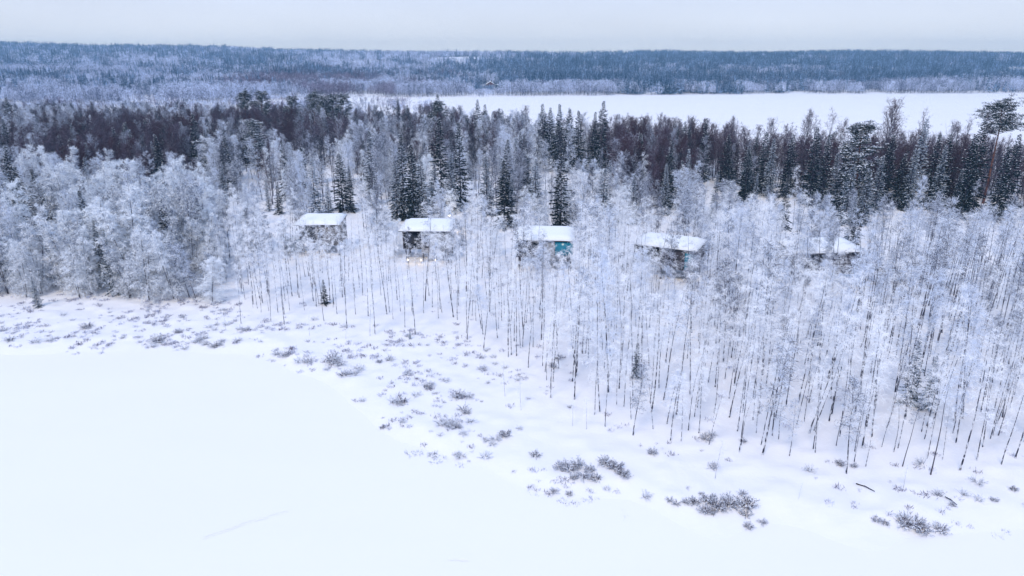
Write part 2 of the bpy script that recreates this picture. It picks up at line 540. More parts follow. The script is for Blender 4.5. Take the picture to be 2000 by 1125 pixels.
def pine(H=22, t0=0.6, spread=0.2, nl=34, dense=1.0, snow=0.3):
    T, C = Soup(), Soup()
    tr = path((0, 0, -0.3), (0.04, 0, 1), H, 9, wob=0.025)
    T.tube(tr, np.linspace(0.24, 0.05, 10) * H / 22, 6, 0)
    for i in range(nl):
        u = (i + rnd(0, 1)) / nl
        t = t0 + (0.99 - t0) * u
        p, _ = along(tr, np.array([t]))
        L = H * spread * math.sqrt(max(0.05, 1 - (u * 1.1 - 0.35) ** 2 / 0.75)) * rnd(0.55, 1.1)
        a = i * 2.4 + rnd(-0.6, 0.6); el = rnd(-0.05, 0.35) + 0.55 * u
        b = path(p[0], (math.cos(a) * math.cos(el), math.sin(a) * math.cos(el), math.sin(el)), L, 5, droop=-0.15, wob=0.14)
        T.tube(b, np.linspace(0.06, 0.02, 6), 3, 0)
        for c in range(int(6 * dense + L)):                # needle tufts grouped in clumps at the limb ends
            tt = rnd(0.35, 1.0)
            q, qd = along(b, np.array([tt]))
            q = q[0] + RG.normal(size=3) * 0.28 * (0.5 + L / 5)
            n = 26
            D = RG.normal(size=(n, 3)); D[:, 2] = np.abs(D[:, 2]) * 0.7 - 0.15
            C.blades(q + RG.normal(size=(n, 3)) * [0.3, 0.3, 0.1], D, RG.uniform(0.25, 0.5, n), RG.uniform(0.05, 0.12, n), 0)
            m = int(n * snow)
            D = RG.normal(size=(m, 3)); D[:, 2] = 0.1
            C.blades(q + [0, 0, 0.2] + RG.normal(size=(m, 3)) * [0.28, 0.28, 0.05], D, RG.uniform(0.2, 0.45, m), RG.uniform(0.1, 0.2, m), 1)
    return T, C

def shrub(W=1.6, H=1.1, nst=26, nb=14):
    T, C = Soup(), Soup()
    for i in range(nst):
        a = rnd(0, 6.28); r = rnd(0, 0.3) * W * 0.5
        d = np.array([math.cos(a) * rnd(0.2, 1.0), math.sin(a) * rnd(0.2, 1.0), rnd(0.5, 1.0)])
        L = H * rnd(0.6, 1.25)
        b = path((r * math.cos(a), r * math.sin(a), -0.1), d, L, 4, droop=0.5, wob=0.12)
        T.tube(b, np.linspace(0.018, 0.007, 5), 3, 0)
        tt = RG.uniform(0.2, 1, nb); q, qd = along(b, tt)
        D = qd + RG.normal(size=(nb, 3)) * 0.6; D[:, 2] += 0.1
        C.blades(q, D, RG.uniform(0.15, 0.4, nb), RG.uniform(0.02, 0.04, nb), 0)
        m = nb // 3
        tt = RG.uniform(0.6, 1, m); q, qd = along(b, tt)
        D = RG.normal(size=(m, 3)); D[:, 2] *= 0.3
        C.blades(q + [0, 0, 0.03], D, RG.uniform(0.1, 0.22, m), RG.uniform(0.05, 0.1, m), 1)
    return T, C

def variant(name, TC, mt, mc):
    T, C = TC
    return dict(trunk=T.mesh(name + '_trunk', [M[x] for x in mt], True), crown=C.mesh(name + '_crown', [M[x] for x in mc]), T=T, C=C, mt=mt, mc=mc)
def whole(name, v):
    """Trunk and crown as one mesh: the source of a scattered wood."""
    s = Soup(); T, C = v['T'], v['C']
    for a, f, m in zip(T.v, T.f, T.m): s.v.append(a); s.f.append(f); s.m.append(m)
    off = T.n; k = len(v['mt'])
    for a, f, m in zip(C.v, C.f, C.m): s.v.append(a); s.f.append(f + off); s.m.append(m + k)
    return s.mesh(name, [M[x] for x in v['mt'] + v['mc']])

slim = [variant('slim', broadleaf(H=14, r0=0.07, t0=rnd(0.30, 0.56), nprim=int(rnd(19, 29)), spread=rnd(0.12, 0.165), ntw=10, nb=4, bl=(0.25, 0.7), bw=(0.018, 0.034)), ['birch'], ['white_frost']) for _ in range(12)]
pole = [variant('pole', broadleaf(H=14, r0=0.078, t0=rnd(0.55, 0.70), nprim=int(rnd(16, 22)), spread=rnd(0.10, 0.14), ntw=9, nb=3, elev=(1.1, 0.7), droop=0.7, bw=(0.022, 0.04)), ['dbark'], ['grey_frost']) for _ in range(5)]
grey = [variant('grey', broadleaf(H=14, r0=0.09, t0=rnd(0.3, 0.5), nprim=int(rnd(38, 52)), spread=rnd(0.14, 0.19), ntw=12, nb=4, elev=(1.1, 0.6), droop=0.8, bw=(0.022, 0.042)), ['birch'], ['grey_frost']) for _ in range(7)]
dim = [variant('dim', broadleaf(H=14, r0=0.10, t0=rnd(0.25, 0.45), nprim=int(rnd(40, 54)), spread=rnd(0.15, 0.21), ntw=12, nb=4, elev=(1.2, 0.6), droop=0.3, bw=(0.02, 0.038), shape='round' if q % 2 else 'slim'), ['dbark'], ['dim_frost']) for q in range(6)]
bushy = [variant('bushy', broadleaf(H=13, t0=0.08, nprim=96, spread=rnd(0.18, 0.25), ntw=17, nb=5, stems=2, elev=(1.1, 0.5), droop=1.3, shape='cone' if q % 2 else 'round', bl=(0.25, 0.6), bw=(0.03, 0.06)), ['dbark'], ['stand_frost']) for q in range(6)]
bare = [variant('bare', broadleaf(H=14, rimed=False, t0=rnd(0.2, 0.35), nprim=54, spread=rnd(0.19, 0.25), ntw=12, nb=4, elev=(1.3, 0.75), droop=-0.35, stems=1 + q % 3, bw=(0.016, 0.032), shape='round'), ['dbark'], ['brown']) for q in range(6)]
spr = [variant('spruce', spruce(H=18, spread=rnd(0.16, 0.22), mi_snow=0.05), ['dbark'], ['needle', 'cap']) for _ in range(5)]
fspr = [variant('fspruce', spruce(H=18, spread=rnd(0.15, 0.19), mi_snow=0.22), ['dbark'], ['fneedle', 'cap']) for _ in range(3)]
pin = [variant('pine', pine(H=22, t0=0.70, spread=0.22, nl=40, dense=1.3, snow=0.15), ['pbark'], ['pneedle', 'cap']),
       variant('pine', pine(H=18, t0=0.22, spread=0.23, nl=60, dense=1.4, snow=0.32), ['pbark'], ['pneedle', 'cap']),
       variant('pine', pine(H=20, t0=0.45, spread=0.21, nl=44, dense=1.4, snow=0.15), ['pbark'], ['pneedle', 'cap'])]
shr = [variant('shrub', shrub(rnd(1.4, 2.2), rnd(0.9, 1.2), int(rnd(24, 34))), ['dbark'], ['shrub', 'cap']) for _ in range(6)]
shrd = [variant('shrub', shrub(rnd(1.5, 2.2), rnd(0.9, 1.2), int(rnd(34, 44)), 18), ['dbark'], ['dshrub', 'cap']) for _ in range(5)]
NOMH = dict(dim=14, slim=14, pole=14, grey=14, bushy=13, bare=14, spr=18, fspr=18)

THINGS = []          # everything that gets a place-based label at the end
def plant(v, name, x, y, s, sz=None, rz=None, lean=(0, 0), look='', kind_word='', cat='tree', group=None, parts=('trunk', 'crown'), z=None):
    r = empty(name, (x, y, gz(x, y) if z is None else z), rnd(0, 6.28) if rz is None else rz)
    r.rotation_euler = (lean[0], lean[1], r.rotation_euler[2])
    r.scale = (s, s, s if sz is None else sz)
    link(parts[0], v['trunk'], r); link(parts[1], v['crown'], r)
    r['category'] = cat
    if group: r['group'] = group
    THINGS.append(dict(o=r, x=x, y=y, look=look, word=kind_word, h=(s if sz is None else sz)))
    return r

# ------------------------------------------------------------------ scattered woods (stuff)
def scatter(name, P, S, R, I, protos, label):
    me = bpy.data.meshes.new(name)
    me.vertices.add(len(P)); me.vertices.foreach_set('co', np.asarray(P, np.float32).ravel())
    for nm, ty, key, arr in (('scl', 'FLOAT_VECTOR', 'vector', S), ('rotv', 'FLOAT_VECTOR', 'vector', R), ('vid', 'INT', 'value', I)):
        a = me.attributes.new(nm, ty, 'POINT')
        a.data.foreach_set(key, np.asarray(arr, np.int32 if ty == 'INT' else np.float32).ravel())
    o = link(name, me)
    c = bpy.data.collections.new(name + '_kinds')
    for i, pm in enumerate(protos):
        c.objects.link(bpy.data.objects.new('%s_kind_%02d' % (name, i), pm))
    t = bpy.data.node_groups.new(name, 'GeometryNodeTree')
    t.interface.new_socket('Geometry', in_out='INPUT', socket_type='NodeSocketGeometry')
    t.interface.new_socket('Geometry', in_out='OUTPUT', socket_type='NodeSocketGeometry')
    gi = t.nodes.new('NodeGroupInput'); go = t.nodes.new('NodeGroupOutput')
    ci = t.nodes.new('GeometryNodeCollectionInfo')
    ci.inputs['Collection'].default_value = c
    ci.inputs['Separate Children'].default_value = True
    ci.inputs['Reset Children'].default_value = True
    ip = t.nodes.new('GeometryNodeInstanceOnPoints')
    ip.inputs['Pick Instance'].default_value = True
    mp_ = t.nodes.new('GeometryNodeMeshToPoints')
    t.links.new(gi.outputs[0], mp_.inputs[0]); t.links.new(mp_.outputs[0], ip.inputs['Points'])
    t.links.new(ci.outputs[0], ip.inputs['Instance'])
    for nm, ty, sock in (('vid', 'INT', 'Instance Index'), ('rotv', 'FLOAT_VECTOR', 'Rotation'), ('scl', 'FLOAT_VECTOR', 'Scale')):
        na = t.nodes.new('GeometryNodeInputNamedAttribute'); na.data_type = ty
        na.inputs['Name'].default_value = nm
        t.links.new(na.outputs['Attribute'], ip.inputs[sock])
    t.links.new(ip.outputs[0], go.inputs[0])
    md = o.modifiers.new('scatter', 'NODES'); md.node_group = t
    tag(o, label, None, kind='stuff')
    return o

# ------------------------------------------------------------------ cabins
CABINS = []     # (x, y, half width, depth, photo box) for keeping trees off
def cabin(px, py, W, Dp, Hw, St, rot, label, bay_side=-1, bay_w=0.42, bay_back=2.4, face='timber', teal=None, porch=False, box=None, fall=0.06):
    x, y, z = atg(px, py)
    r = empty('cabin', (x, y, z), rot)
    tag(r, label, 'cabin', 'snow roofed cabins standing on stilts')
    lo, hi = -W / 2, W / 2
    b0, b1 = (lo, lo + W * bay_w) if bay_side < 0 else (hi - W * bay_w, hi)
    m0, m1 = (b1, hi) if bay_side < 0 else (lo, b0)
    z0, z1 = St, St + Hw
    s = Soup(); s.box((m0, 0, z0), (m1, Dp, z1)); s.box((b0 + (0.003 if bay_side > 0 else 0), bay_back, z0 + 0.002), (b1 - (0.003 if bay_side < 0 else 0), Dp - 0.003, z1 - 0.004))
    link('wall', s.mesh('cabin_wall', [M[face]]), r)
    # glazed bay: frame proud of the wall, dark pane inside it
    s = Soup(); t = 0.22
    yb = bay_back
    s.box((b0 + 0.01, yb - 0.35, z0 + 0.05), (b0 + t, yb - 0.004, z1 - 0.03)); s.box((b1 - t, yb - 0.35, z0 + 0.05), (b1 - 0.01, yb - 0.004, z1 - 0.03))
    s.box((b0 + t + 0.002, yb - 0.35, z1 - 0.25), (b1 - t - 0.002, yb - 0.004, z1 - 0.035)); s.box((b0 + t + 0.002, yb - 0.35, z0 + 0.055), (b1 - t - 0.002, yb - 0.004, z0 + 0.25))
    xm = (b0 + b1) / 2
    s.box((xm - 0.05, yb - 0.2, z0 + 0.252), (xm + 0.05, yb - 0.04, z1 - 0.252))
    fr = link('window', s.mesh('bay_frame', [M['dtimber']]), r)
    s = Soup(); s.box((b0 + t + 0.004, yb - 0.035, z0 + 0.254), (b1 - t - 0.004, yb - 0.006, z1 - 0.254))
    link('pane', s.mesh('bay_pane', [M['glass']]), fr)
    if teal:
        f0, f1, h0, h1 = teal
        a0, a1 = m0 + (m1 - m0) * f0, m0 + (m1 - m0) * f1
        s = Soup(); s.box((a0, -0.06, z0 + Hw * h0), (a1, -0.004, z0 + Hw * h1))
        wf = link('window', s.mesh('teal_frame', [M['steel']]), r)
        s = Soup(); s.box((a0 + 0.06, -0.09, z0 + Hw * h0 + 0.06), (a1 - 0.06, -0.062, z0 + Hw * h1 - 0.06))
        link('pane', s.mesh('teal_pane', [M['teal']]), wf)
    else:
        a0 = m0 + (m1 - m0) * 0.12
        s = Soup(); s.box((a0, -0.07, z0 + 0.9), (a0 + 0.8, -0.004, z1 - 0.6))
        wf = link('window', s.mesh('slot_frame', [M['steel']]), r)
        s = Soup(); s.box((a0 + 0.07, -0.09, z0 + 0.97), (a0 + 0.73, -0.072, z1 - 0.67))
        link('pane', s.mesh('slot_pane', [M['glass']]), wf)
    # roof slab overhanging a little, falling gently to the front, with its blanket of snow
    def slab(x0, x1, y0, y1, zb, th, mat, nm, par, bulge=0.0):
        s = Soup(); n, k = 9, 9
        X, Y = np.meshgrid(np.linspace(x0, x1, n), np.linspace(y0, y1, k))
        u = (X - x0) / (x1 - x0); v = (Y - y0) / (y1 - y0)
        ed = np.minimum(np.minimum(u, 1 - u) * (x1 - x0), np.minimum(v, 1 - v) * (y1 - y0))
        Zb = zb + (Y - y0) * fall
        Zt = Zb + th + bulge * (sstep(0, 0.8, ed) + 0.35 * (vnoise(X + x + 3, Y + y, 1.6, 11) - 0.5))
        vt = np.stack([X, Y, Zt], 2).reshape(-1, 3); vb = np.stack([X, Y, Zb], 2).reshape(-1, 3)
        i = (np.arange(k - 1)[:, None] * n + np.arange(n - 1)[None, :]).ravel()
        ft = np.concatenate([np.stack([i, i + 1, i + n + 1], 1), np.stack([i, i + n + 1, i + n], 1)])
        fb = ft[:, ::-1] + n * k
        rim = list(range(n)) + [n * j + n - 1 for j in range(1, k)] + [n * (k - 1) + j for j in range(n - 2, -1, -1)] + [n * j for j in range(k - 2, 0, -1)]
        sd = []
        for a, b in zip(rim, rim[1:] + rim[:1]): sd += [(a, a + n * k, b + n * k), (a, b + n * k, b)]
        s.add(np.concatenate([vt, vb]), np.concatenate([ft, fb, np.array(sd)]))
        return link(nm, s.mesh(nm, [M[mat]]), par)
    rf = slab(lo - 0.25, hi + 0.25, -0.3, Dp + 0.3, z1 + 0.003, 0.09, 'dtimber', 'roof', r)
    slab(lo - 0.22, hi + 0.22, -0.27, Dp + 0.27, z1 + 0.096, 0.10, 'roofsnow', 'roof_snow', rf, 0.48)
    for (sx, sy) in ((lo + 0.5, 0.5), (hi - 0.4, 0.4), (m0 + 0.3, 0.4), (lo + 0.5, Dp - 0.6), (hi - 0.4, Dp - 0.6)):
        if sx < b1 and sx > b0: sy = max(sy, bay_back + 0.4)
        s = Soup(); s.tube([(sx, sy, -0.8), (sx + rnd(-0.15, 0.15), sy, z0 - 0.003)], 0.13, 8)
        link('stilt', s.mesh('stilt', [M['dtimber']]), r)
    if porch:
        s = Soup()
        p0, p1 = lo - 3.8, lo - 0.05
        v = [(p0, 2.6, 0.2), (p1, 1.8, 0.2), (p1, 4.6, 0.2), (p0, 4.6, 0.2), (p0, 2.6, 1.7), (p1, 1.8, St + 0.9), (p1, 4.6, St + 0.9), (p0, 4.6, 1.7)]
        q = [(0, 3, 2, 1), (4, 5, 6, 7), (0, 1, 5, 4), (1, 2, 6, 5), (2, 3, 7, 6), (3, 0, 4, 7)]
        s.add(v, [t_ for a, b, c, d in q for t_ in ((a, b, c), (a, c, d))])
        pr = link('porch', s.mesh('porch', [M['porch']]), r)
        s = Soup()
        v = [(p0 - .1, 2.5, 1.705), (p1, 1.7, St + 0.905), (p1, 4.7, St + 0.905), (p0 - .1, 4.7, 1.705)]
        v = v + [(a, b, c + 0.25) for a, b, c in v]
        s.add(v, [t_ for a, b, c, d in q for t_ in ((a, b, c), (a, c, d))])
        link('roof_snow', s.mesh('porch_snow', [M['roofsnow']]), pr)
    CABINS.append((x, y, W / 2 + 1.2, Dp, box, y, rot))
    return r, (x, y, z)
M['porch'] = boards_mat('weathered_blue_boards', (0.16, 0.22, 0.28))
M['pale_timber'] = boards_mat('pale_timber', (0.30, 0.31, 0.34))
cabin(624, 499, 8.0, 6.6, 3.9, 1.9, 0.02, 'grey timber cabin, leftmost of the five, dark glazed bay and blue porch', bay_w=0.45, porch=True, box=(570, 416, 664, 482))
c2, p2 = cabin(832, 513, 9.0, 7.0, 3.9, 1.9, -0.04, 'pale timber cabin left of the teal windowed one, warm light glowing under its floor', face='pale_timber', box=(783, 428, 882, 495))
cabin(1062, 531, 10.0, 7.4, 3.6, 1.9, -0.08, 'cabin in the middle of the row with a bright teal window', face='pale_timber', teal=(0.45, 0.995, 0.30, 0.985), box=(1000, 446, 1118, 500))
cabin(1292, 546, 10.5, 6.4, 3.4, 2.0, -0.5, 'dark glazed cabin right of the teal windowed one, turned aside with log rails', face='dtimber', bay_w=0.45, bay_back=1.0, teal=(0.70, 0.998, 0.05, 0.9), box=(1250, 458, 1388, 512))
cabin(1615, 562, 11.5, 6.6, 3.5, 2.2, 0.12, 'rightmost cabin, dark walled and half hidden behind rimed treetops', face='dtimber', bay_w=0.5, bay_back=0.8, box=(1535, 478, 1690, 520))

# footbridge of snow covered planks with log rails, right of the last cabin
def footbridge():
    a = np.array(atg(1700, 552)); b = np.array(atg(1800, 548))
    r = empty('footbridge', a); a0 = a.copy()
    tag(r, 'snow covered footbridge with dark log rails, right of the rightmost cabin', 'footbridge')
    d = b - a; d[2] = 0; L = np.linalg.norm(d); d /= L; n = np.array([-d[1], d[0], 0])
    up = np.array([0, 0, 1.0])
    def bar(nm, p, q, rad, mat='dtimber'):
        s = Soup(); s.tube([p, (p + q) / 2 + RG.normal(size=3) * 0.03, q], rad, 6); return link(nm, s.mesh(nm, [M[mat]], True), r)
    s = Soup()
    for zz, th, mi in ((1.5, 0.15, 0), (1.653, 0.18, 1)):
        c = [up * zz - n * 0.9, up * zz + d * L - n * 0.9, up * zz + d * L + n * 0.9, up * zz + n * 0.9]
        c = np.array(c + [v + up * th for v in c])
        q = [(0, 3, 2, 1), (4, 5, 6, 7), (0, 1, 5, 4), (1, 2, 6, 5), (2, 3, 7, 6), (3, 0, 4, 7)]
        s.add(c, [t_ for A, B, C, D in q for t_ in ((A, B, C), (A, C, D))], mi)
    link('deck', s.mesh('deck', [M['dtimber'], M['roofsnow']]), r)
    for sg in (-1, 1):
        e = n * sg * 0.98
        bar('rail', e + up * 2.6, e + d * L + up * 2.6, 0.09); bar('rail', e + up * 2.15, e + d * L + up * 2.15, 0.07)
        for k in range(5):
            p = e + d * (0.2 + (L - 0.4) * k / 4); bar('post', p - up * 0.5, p + up * 2.7, 0.09)
footbridge()
for (pa, pb, ht, lab) in (((1208, 512), (1240, 504), 1.6, 'dark log handrail in the snow just left of the dark glazed cabin'), ((1345, 520), (1392, 506), 2.4, 'dark log handrail beside the right end of the dark glazed cabin')):
    a = np.array(atg(*pa)); b = np.array(atg(*pb)); r = empty('handrail', a); tag(r, lab, 'handrail')
    b = b - a; o0 = np.zeros(3); up = np.array([0, 0, 1.0])
    for hh in (ht, ht - 0.5):
        s = Soup(); s.tube([o0 + up * hh, b / 2 + up * (hh + .03), b + up * hh], 0.08, 6); link('rail', s.mesh('rail', [M['dtimber']], True), r)
    for k in range(4):
        p = b * k / 3; s = Soup(); s.tube([p - up * 0.4, p + up * (ht + 0.1)], 0.08, 6); link('post', s.mesh('post', [M['dtimber']], True), r)

# lamp behind the second cabin, small lamps under its floor
x, y, z = atg(878, 452)
zt = top_z(x, y, 421) - z
r = empty('street_lamp', (x, y, z)); tag(r, 'lit yellow lamp on a thin pole behind the pale cabin', 'lamp')
s = Soup(); s.tube([(0, 0, -0.5), (0, 0, zt - 0.1)], [0.07, 0.05], 8); s.tube([(0, 0, zt - 0.1), (0.0, -0.5, zt + 0.1)], 0.04, 6); link('pole', s.mesh('pole', [M['steel']], True), r)
s = Soup(); k = 10
th = np.linspace(0, math.pi, 7)
s.tube([(0, -0.5 , zt + 0.0 - 0.32 * math.cos(t_)) for t_ in th], 0.32 * np.sin(th) + 0.004, 12)
link('lamp_head', s.mesh('lamp_head', [M['lamp']], True), r)
l = bpy.data.lights.new('lamp_light', 'POINT'); l.energy = 420; l.color = (1, 0.8, 0.5); l.shadow_soft_size = 0.4
lo_ = bpy.data.objects.new('lamp_light', l); COL.objects.link(lo_); lo_.parent = r; lo_.location = (0, -1.2, zt)
for k, (dx, dy) in enumerate(((-3.2, -0.4), (-0.8, -0.5), (1.8, -0.4))):
    X, Y = p2[0] + dx, p2[1] + dy
    r = empty('ground_lamp', (X, Y, gz(X, Y)))
    tag(r, 'small warm lamp in the snow under the pale cabin, ' + ('left of the other two', 'between the other two', 'right of the other two')[k], 'lamp', 'warm lamps under the pale cabin')
    s = Soup(); s.tube([(0, 0, -0.2), (0, 0, 0.5)], 0.05, 8); link('stake', s.mesh('stake', [M['steel']], True), r)
    s = Soup(); s.tube([(0, 0, 0.5), (0, 0, 0.6), (0, 0, 0.78), (0, 0, 0.8)], [0.08, 0.13, 0.13, 0.02], 10); link('lamp_head', s.mesh('lamp_head', [M['lampwarm']], True), r)
    l = bpy.data.lights.new('lamp_light', 'POINT'); l.energy = 14; l.color = (1, 0.76, 0.42); l.shadow_soft_size = 0.15
    lo_ = bpy.data.objects.new('lamp_light', l); COL.objects.link(lo_); lo_.parent = r; lo_.location = (0, -0.35, 1.0)

# the red house across the far lake: gable end with veranda, snowy roof
def far_house():
    x, y = -28.0, 930.0
    z = gz(x, y)
    r = empty('house', (x, y, z), 0.05); tag(r, 'small dark red house with snowy gable roof on the far shore', 'house')
    W, Dp, H = 11.0, 12.0, 3.2
    s = Soup(); s.box((-W / 2, 0, -1), (W / 2, Dp, H)); s.add([(-W / 2, 0, H), (W / 2, 0, H), (0, 0, H + 3.4), (-W / 2, Dp, H), (W / 2, Dp, H), (0, Dp, H + 3.4)], [(0, 1, 2), (4, 3, 5)])
    link('wall', s.mesh('house_wall', [M['redtimber']]), r)
    s = Soup()
    for sg in (-1, 1):
        a = [(sg * (W / 2 + 1.2), -1.5, H - 0.75), (0, -1.5, H + 3.45), (0, Dp + 1, H + 3.45), (sg * (W / 2 + 1.2), Dp + 1, H - 0.75)]
        v = a + [(p, q, t_ + 0.7) for p, q, t_ in a]
        q = [(0, 3, 2, 1), (4, 5, 6, 7), (0, 1, 5, 4), (1, 2, 6, 5), (2, 3, 7, 6), (3, 0, 4, 7)]
        s.add(v, [t_ for A, B, C, D in q for t_ in ((A, B, C), (A, C, D))])
    rf = link('roof', s.mesh('house_roof', [M['roofsnow']]), r)
    s = Soup(); s.box((1.2, 6, H + 2), (2.2, 7, H + 5)); link('chimney', s.mesh('chimney', [M['dtimber']]), rf)
    for wx in (-3.6, -1.2, 2.6):
        s = Soup(); s.box((wx - 0.8, -0.12, 0.9), (wx + 0.8, -0.01, 2.5)); f = link('window', s.mesh('house_window', [M['trim']]), r)
        s = Soup(); s.box((wx - 0.55, -0.16, 1.1), (wx + 0.55, -0.125, 2.3)); link('pane', s.mesh('house_pane', [M['glass']]), f)
    s = Soup(); s.box((0.3, -0.1, 0.1), (1.3, -0.01, 2.3)); link('door', s.mesh('house_door', [M['trim']]), r)
    s = Soup(); s.box((W / 2 + 1.4, 3, -1), (W / 2 + 8, 10, 2.4)); ax = link('annex', s.mesh('annex', [M['dtimber']]), r)
    s = Soup(); s.box((W / 2 + 1.0, 2.6, 2.41), (W / 2 + 8.4, 10.4, 3.0)); link('roof', s.mesh('annex_roof', [M['roofsnow']]), ax)
far_house()

# ------------------------------------------------------------------ single trees read off the photograph
TAKEN = []      # (x, y, radius)
SPR = [(378, 222, 352, 0), (302, 262, 372, 0), (12, 190, 300, 0), (8, 285, 420, 0), (28, 325, 450, 0), (60, 380, 480, 1), (85, 352, 465, 1), (200, 452, 575, 1), (62, 540, 600, 1), (180, 430, 560, 1),
       (720, 255, 400, 1), (680, 325, 415, 0), (662, 300, 410, 0), (608, 308, 418, 1), (637, 350, 422, 1), (540, 355, 418, 0), (783, 262, 425, 0), (803, 282, 432, 0), (822, 300, 432, 1), (770, 310, 428, 1), (858, 232, 402, 0), (896, 238, 405, 0), (880, 300, 415, 1), (845, 320, 425, 1),
       (985, 312, 445, 0), (1000, 345, 440, 1), (1094, 203, 335, 0), (1112, 212, 338, 0), (1062, 203, 326, 0), (1074, 210, 330, 0), (1177, 197, 340, 0), (1162, 218, 335, 0), (855, 184, 305, 0), (846, 200, 305, 0), (932, 194, 302, 0), (946, 204, 306, 0), (776, 193, 302, 0), (796, 206, 308, 0),
       (1098, 300, 455, 0), (1090, 345, 450, 1), (1132, 216, 335, 0), (1382, 230, 355, 0), (1310, 288, 405, 0), (1302, 318, 405, 1), (1465, 285, 395, 0), (1600, 248, 400, 0), (1622, 262, 408, 0), (1640, 300, 412, 1), (1745, 262, 405, 0), (1768, 300, 408, 0), (1812, 232, 402, 1), (1836, 262, 404, 0), (1858, 262, 405, 0), (1848, 285, 412, 1),
       (1925, 232, 415, 0), (1910, 262, 425, 0), (1972, 285, 432, 0), (1992, 262, 425, 0), (1668, 320, 438, 1), (1655, 292, 425, 0), (1726, 305, 420, 1), (1790, 290, 410, 1), (1680, 385, 475, 0), (1672, 372, 468, 1), (1550, 262, 385, 0), (1500, 258, 378, 0), (1515, 270, 385, 1), (1425, 262, 372, 0), (430, 318, 408, 1), (520, 352, 412, 1),
       (1240, 340, 440, 1), (1180, 330, 440, 1), (1045, 310, 420, 1), (950, 305, 420, 1), (1400, 340, 430, 1), (1540, 350, 450, 0), (1880, 330, 430, 0), (1700, 330, 440, 1), (1480, 340, 430, 1), (250, 400, 500, 1), (130, 430, 540, 1),
       (1246, 662, 738, 1), (1832, 690, 800, 1), (1800, 660, 790, 1)]
def tree_px(px, ty, by):
    # px, ty: where the tip shows; by: the row where the foot stands
    x, y, z = atg(px, by)
    zt = top_z(x, y, ty)
    x = (px - 1000) / F * (y * CT + (CAM_H - zt) * ST)
    return x, y, gz(x, y), zt - gz(x, y)
for k, (px, ty, by, fr) in enumerate(SPR):
    x, y, z, h = tree_px(px, ty, by)
    vv = fspr[k % 3] if fr else spr[k % 5]
    sc = h / 18
    wd = sc if h > 10 else sc * 1.15
    wd = max(wd, 0.95) * 1.1 if h > 12 else wd
    plant(vv, 'spruce', x, y, wd, sc, look='frosted grey green' if fr else 'dark green', kind_word='spruce', cat='spruce', group='spruces standing among the birches')
    TAKEN.append((x, y, 1.8))
for px, ty, by, lab in ((630, 546, 594, 'little dark spruce on a bare stem below the leftmost cabin'), (800, 645, 662, 'tiny frosted spruce standing alone in open snow below the pale cabin')):
    x, y, z, h = tree_px(px, ty, by)
    o = plant(spr[1] if px < 700 else fspr[0], 'spruce', x, y, h / 18 * 1.5, h / 18, cat='spruce'); o['label'] = lab; THINGS.pop(); o['group'] = 'spruces standing among the birches'
PINES = [(1962, 203, 398, 0, 'tall pine with red trunk and flat snowy crown at the right edge'), (1690, 245, 435, 1, 'broad snow laden pine between the dark spruces on the right'), (660, 186, 290, 2, 'rounded dark pine beside the far lake, right one of its clump'),
         (640, 186, 288, 2, 'rounded pine in the middle of the clump left of the far lake'), (606, 184, 287, 0, 'tall pine at the left of the clump beside the far lake'), (622, 190, 290, 2, 'second pine from left in the clump beside the far lake'),
         (470, 182, 283, 0, 'dark pine left of the pair over the brown wood'), (500, 180, 283, 2, 'dark pine right of the pair over the brown wood'), (492, 238, 352, 1, 'broad frosted pine above the brown treetops left of the cabins'), (845, 200, 308, 2, 'rounded frosted pine beside the far spruce in the middle'), (560, 190, 290, 2, 'small dark pine between the pine pair and the pine clump')]
for px, ty, by, q, lab in PINES:
    x, y, z, h = tree_px(px, ty, by)
    sc = h / (22, 18, 20)[q]
    o = plant(pin[q], 'pine', x, y, sc * (1.15 if q == 0 else 1.05), sc, rz=1.0, lean=(0, 0), cat='pine'); o['label'] = lab; THINGS.pop()
    TAKEN.append((x, y, 2.5))
BARE = [(1748, 204, 402), (1740, 215, 400), (1607, 218, 390), (1578, 222, 385), (1810, 226, 398), (1878, 238, 398), (1862, 245, 400), (1893, 248, 402), (1560, 232, 382), (1640, 240, 390), (1930, 235, 400), (575, 186, 290), (1510, 238, 375), (1785, 262, 402)]
for k, (px, ty, by) in enumerate(BARE):
    x, y, z, h = tree_px(px, ty, by)
    plant(bare[k % 6], 'bare_alder', x, y, h / 14 * 0.9, h / 14, look='tall leafless dark', kind_word='tree', cat='tree', group='leafless dark alders at the back of the wood')
    TAKEN.append((x, y, 1.5))

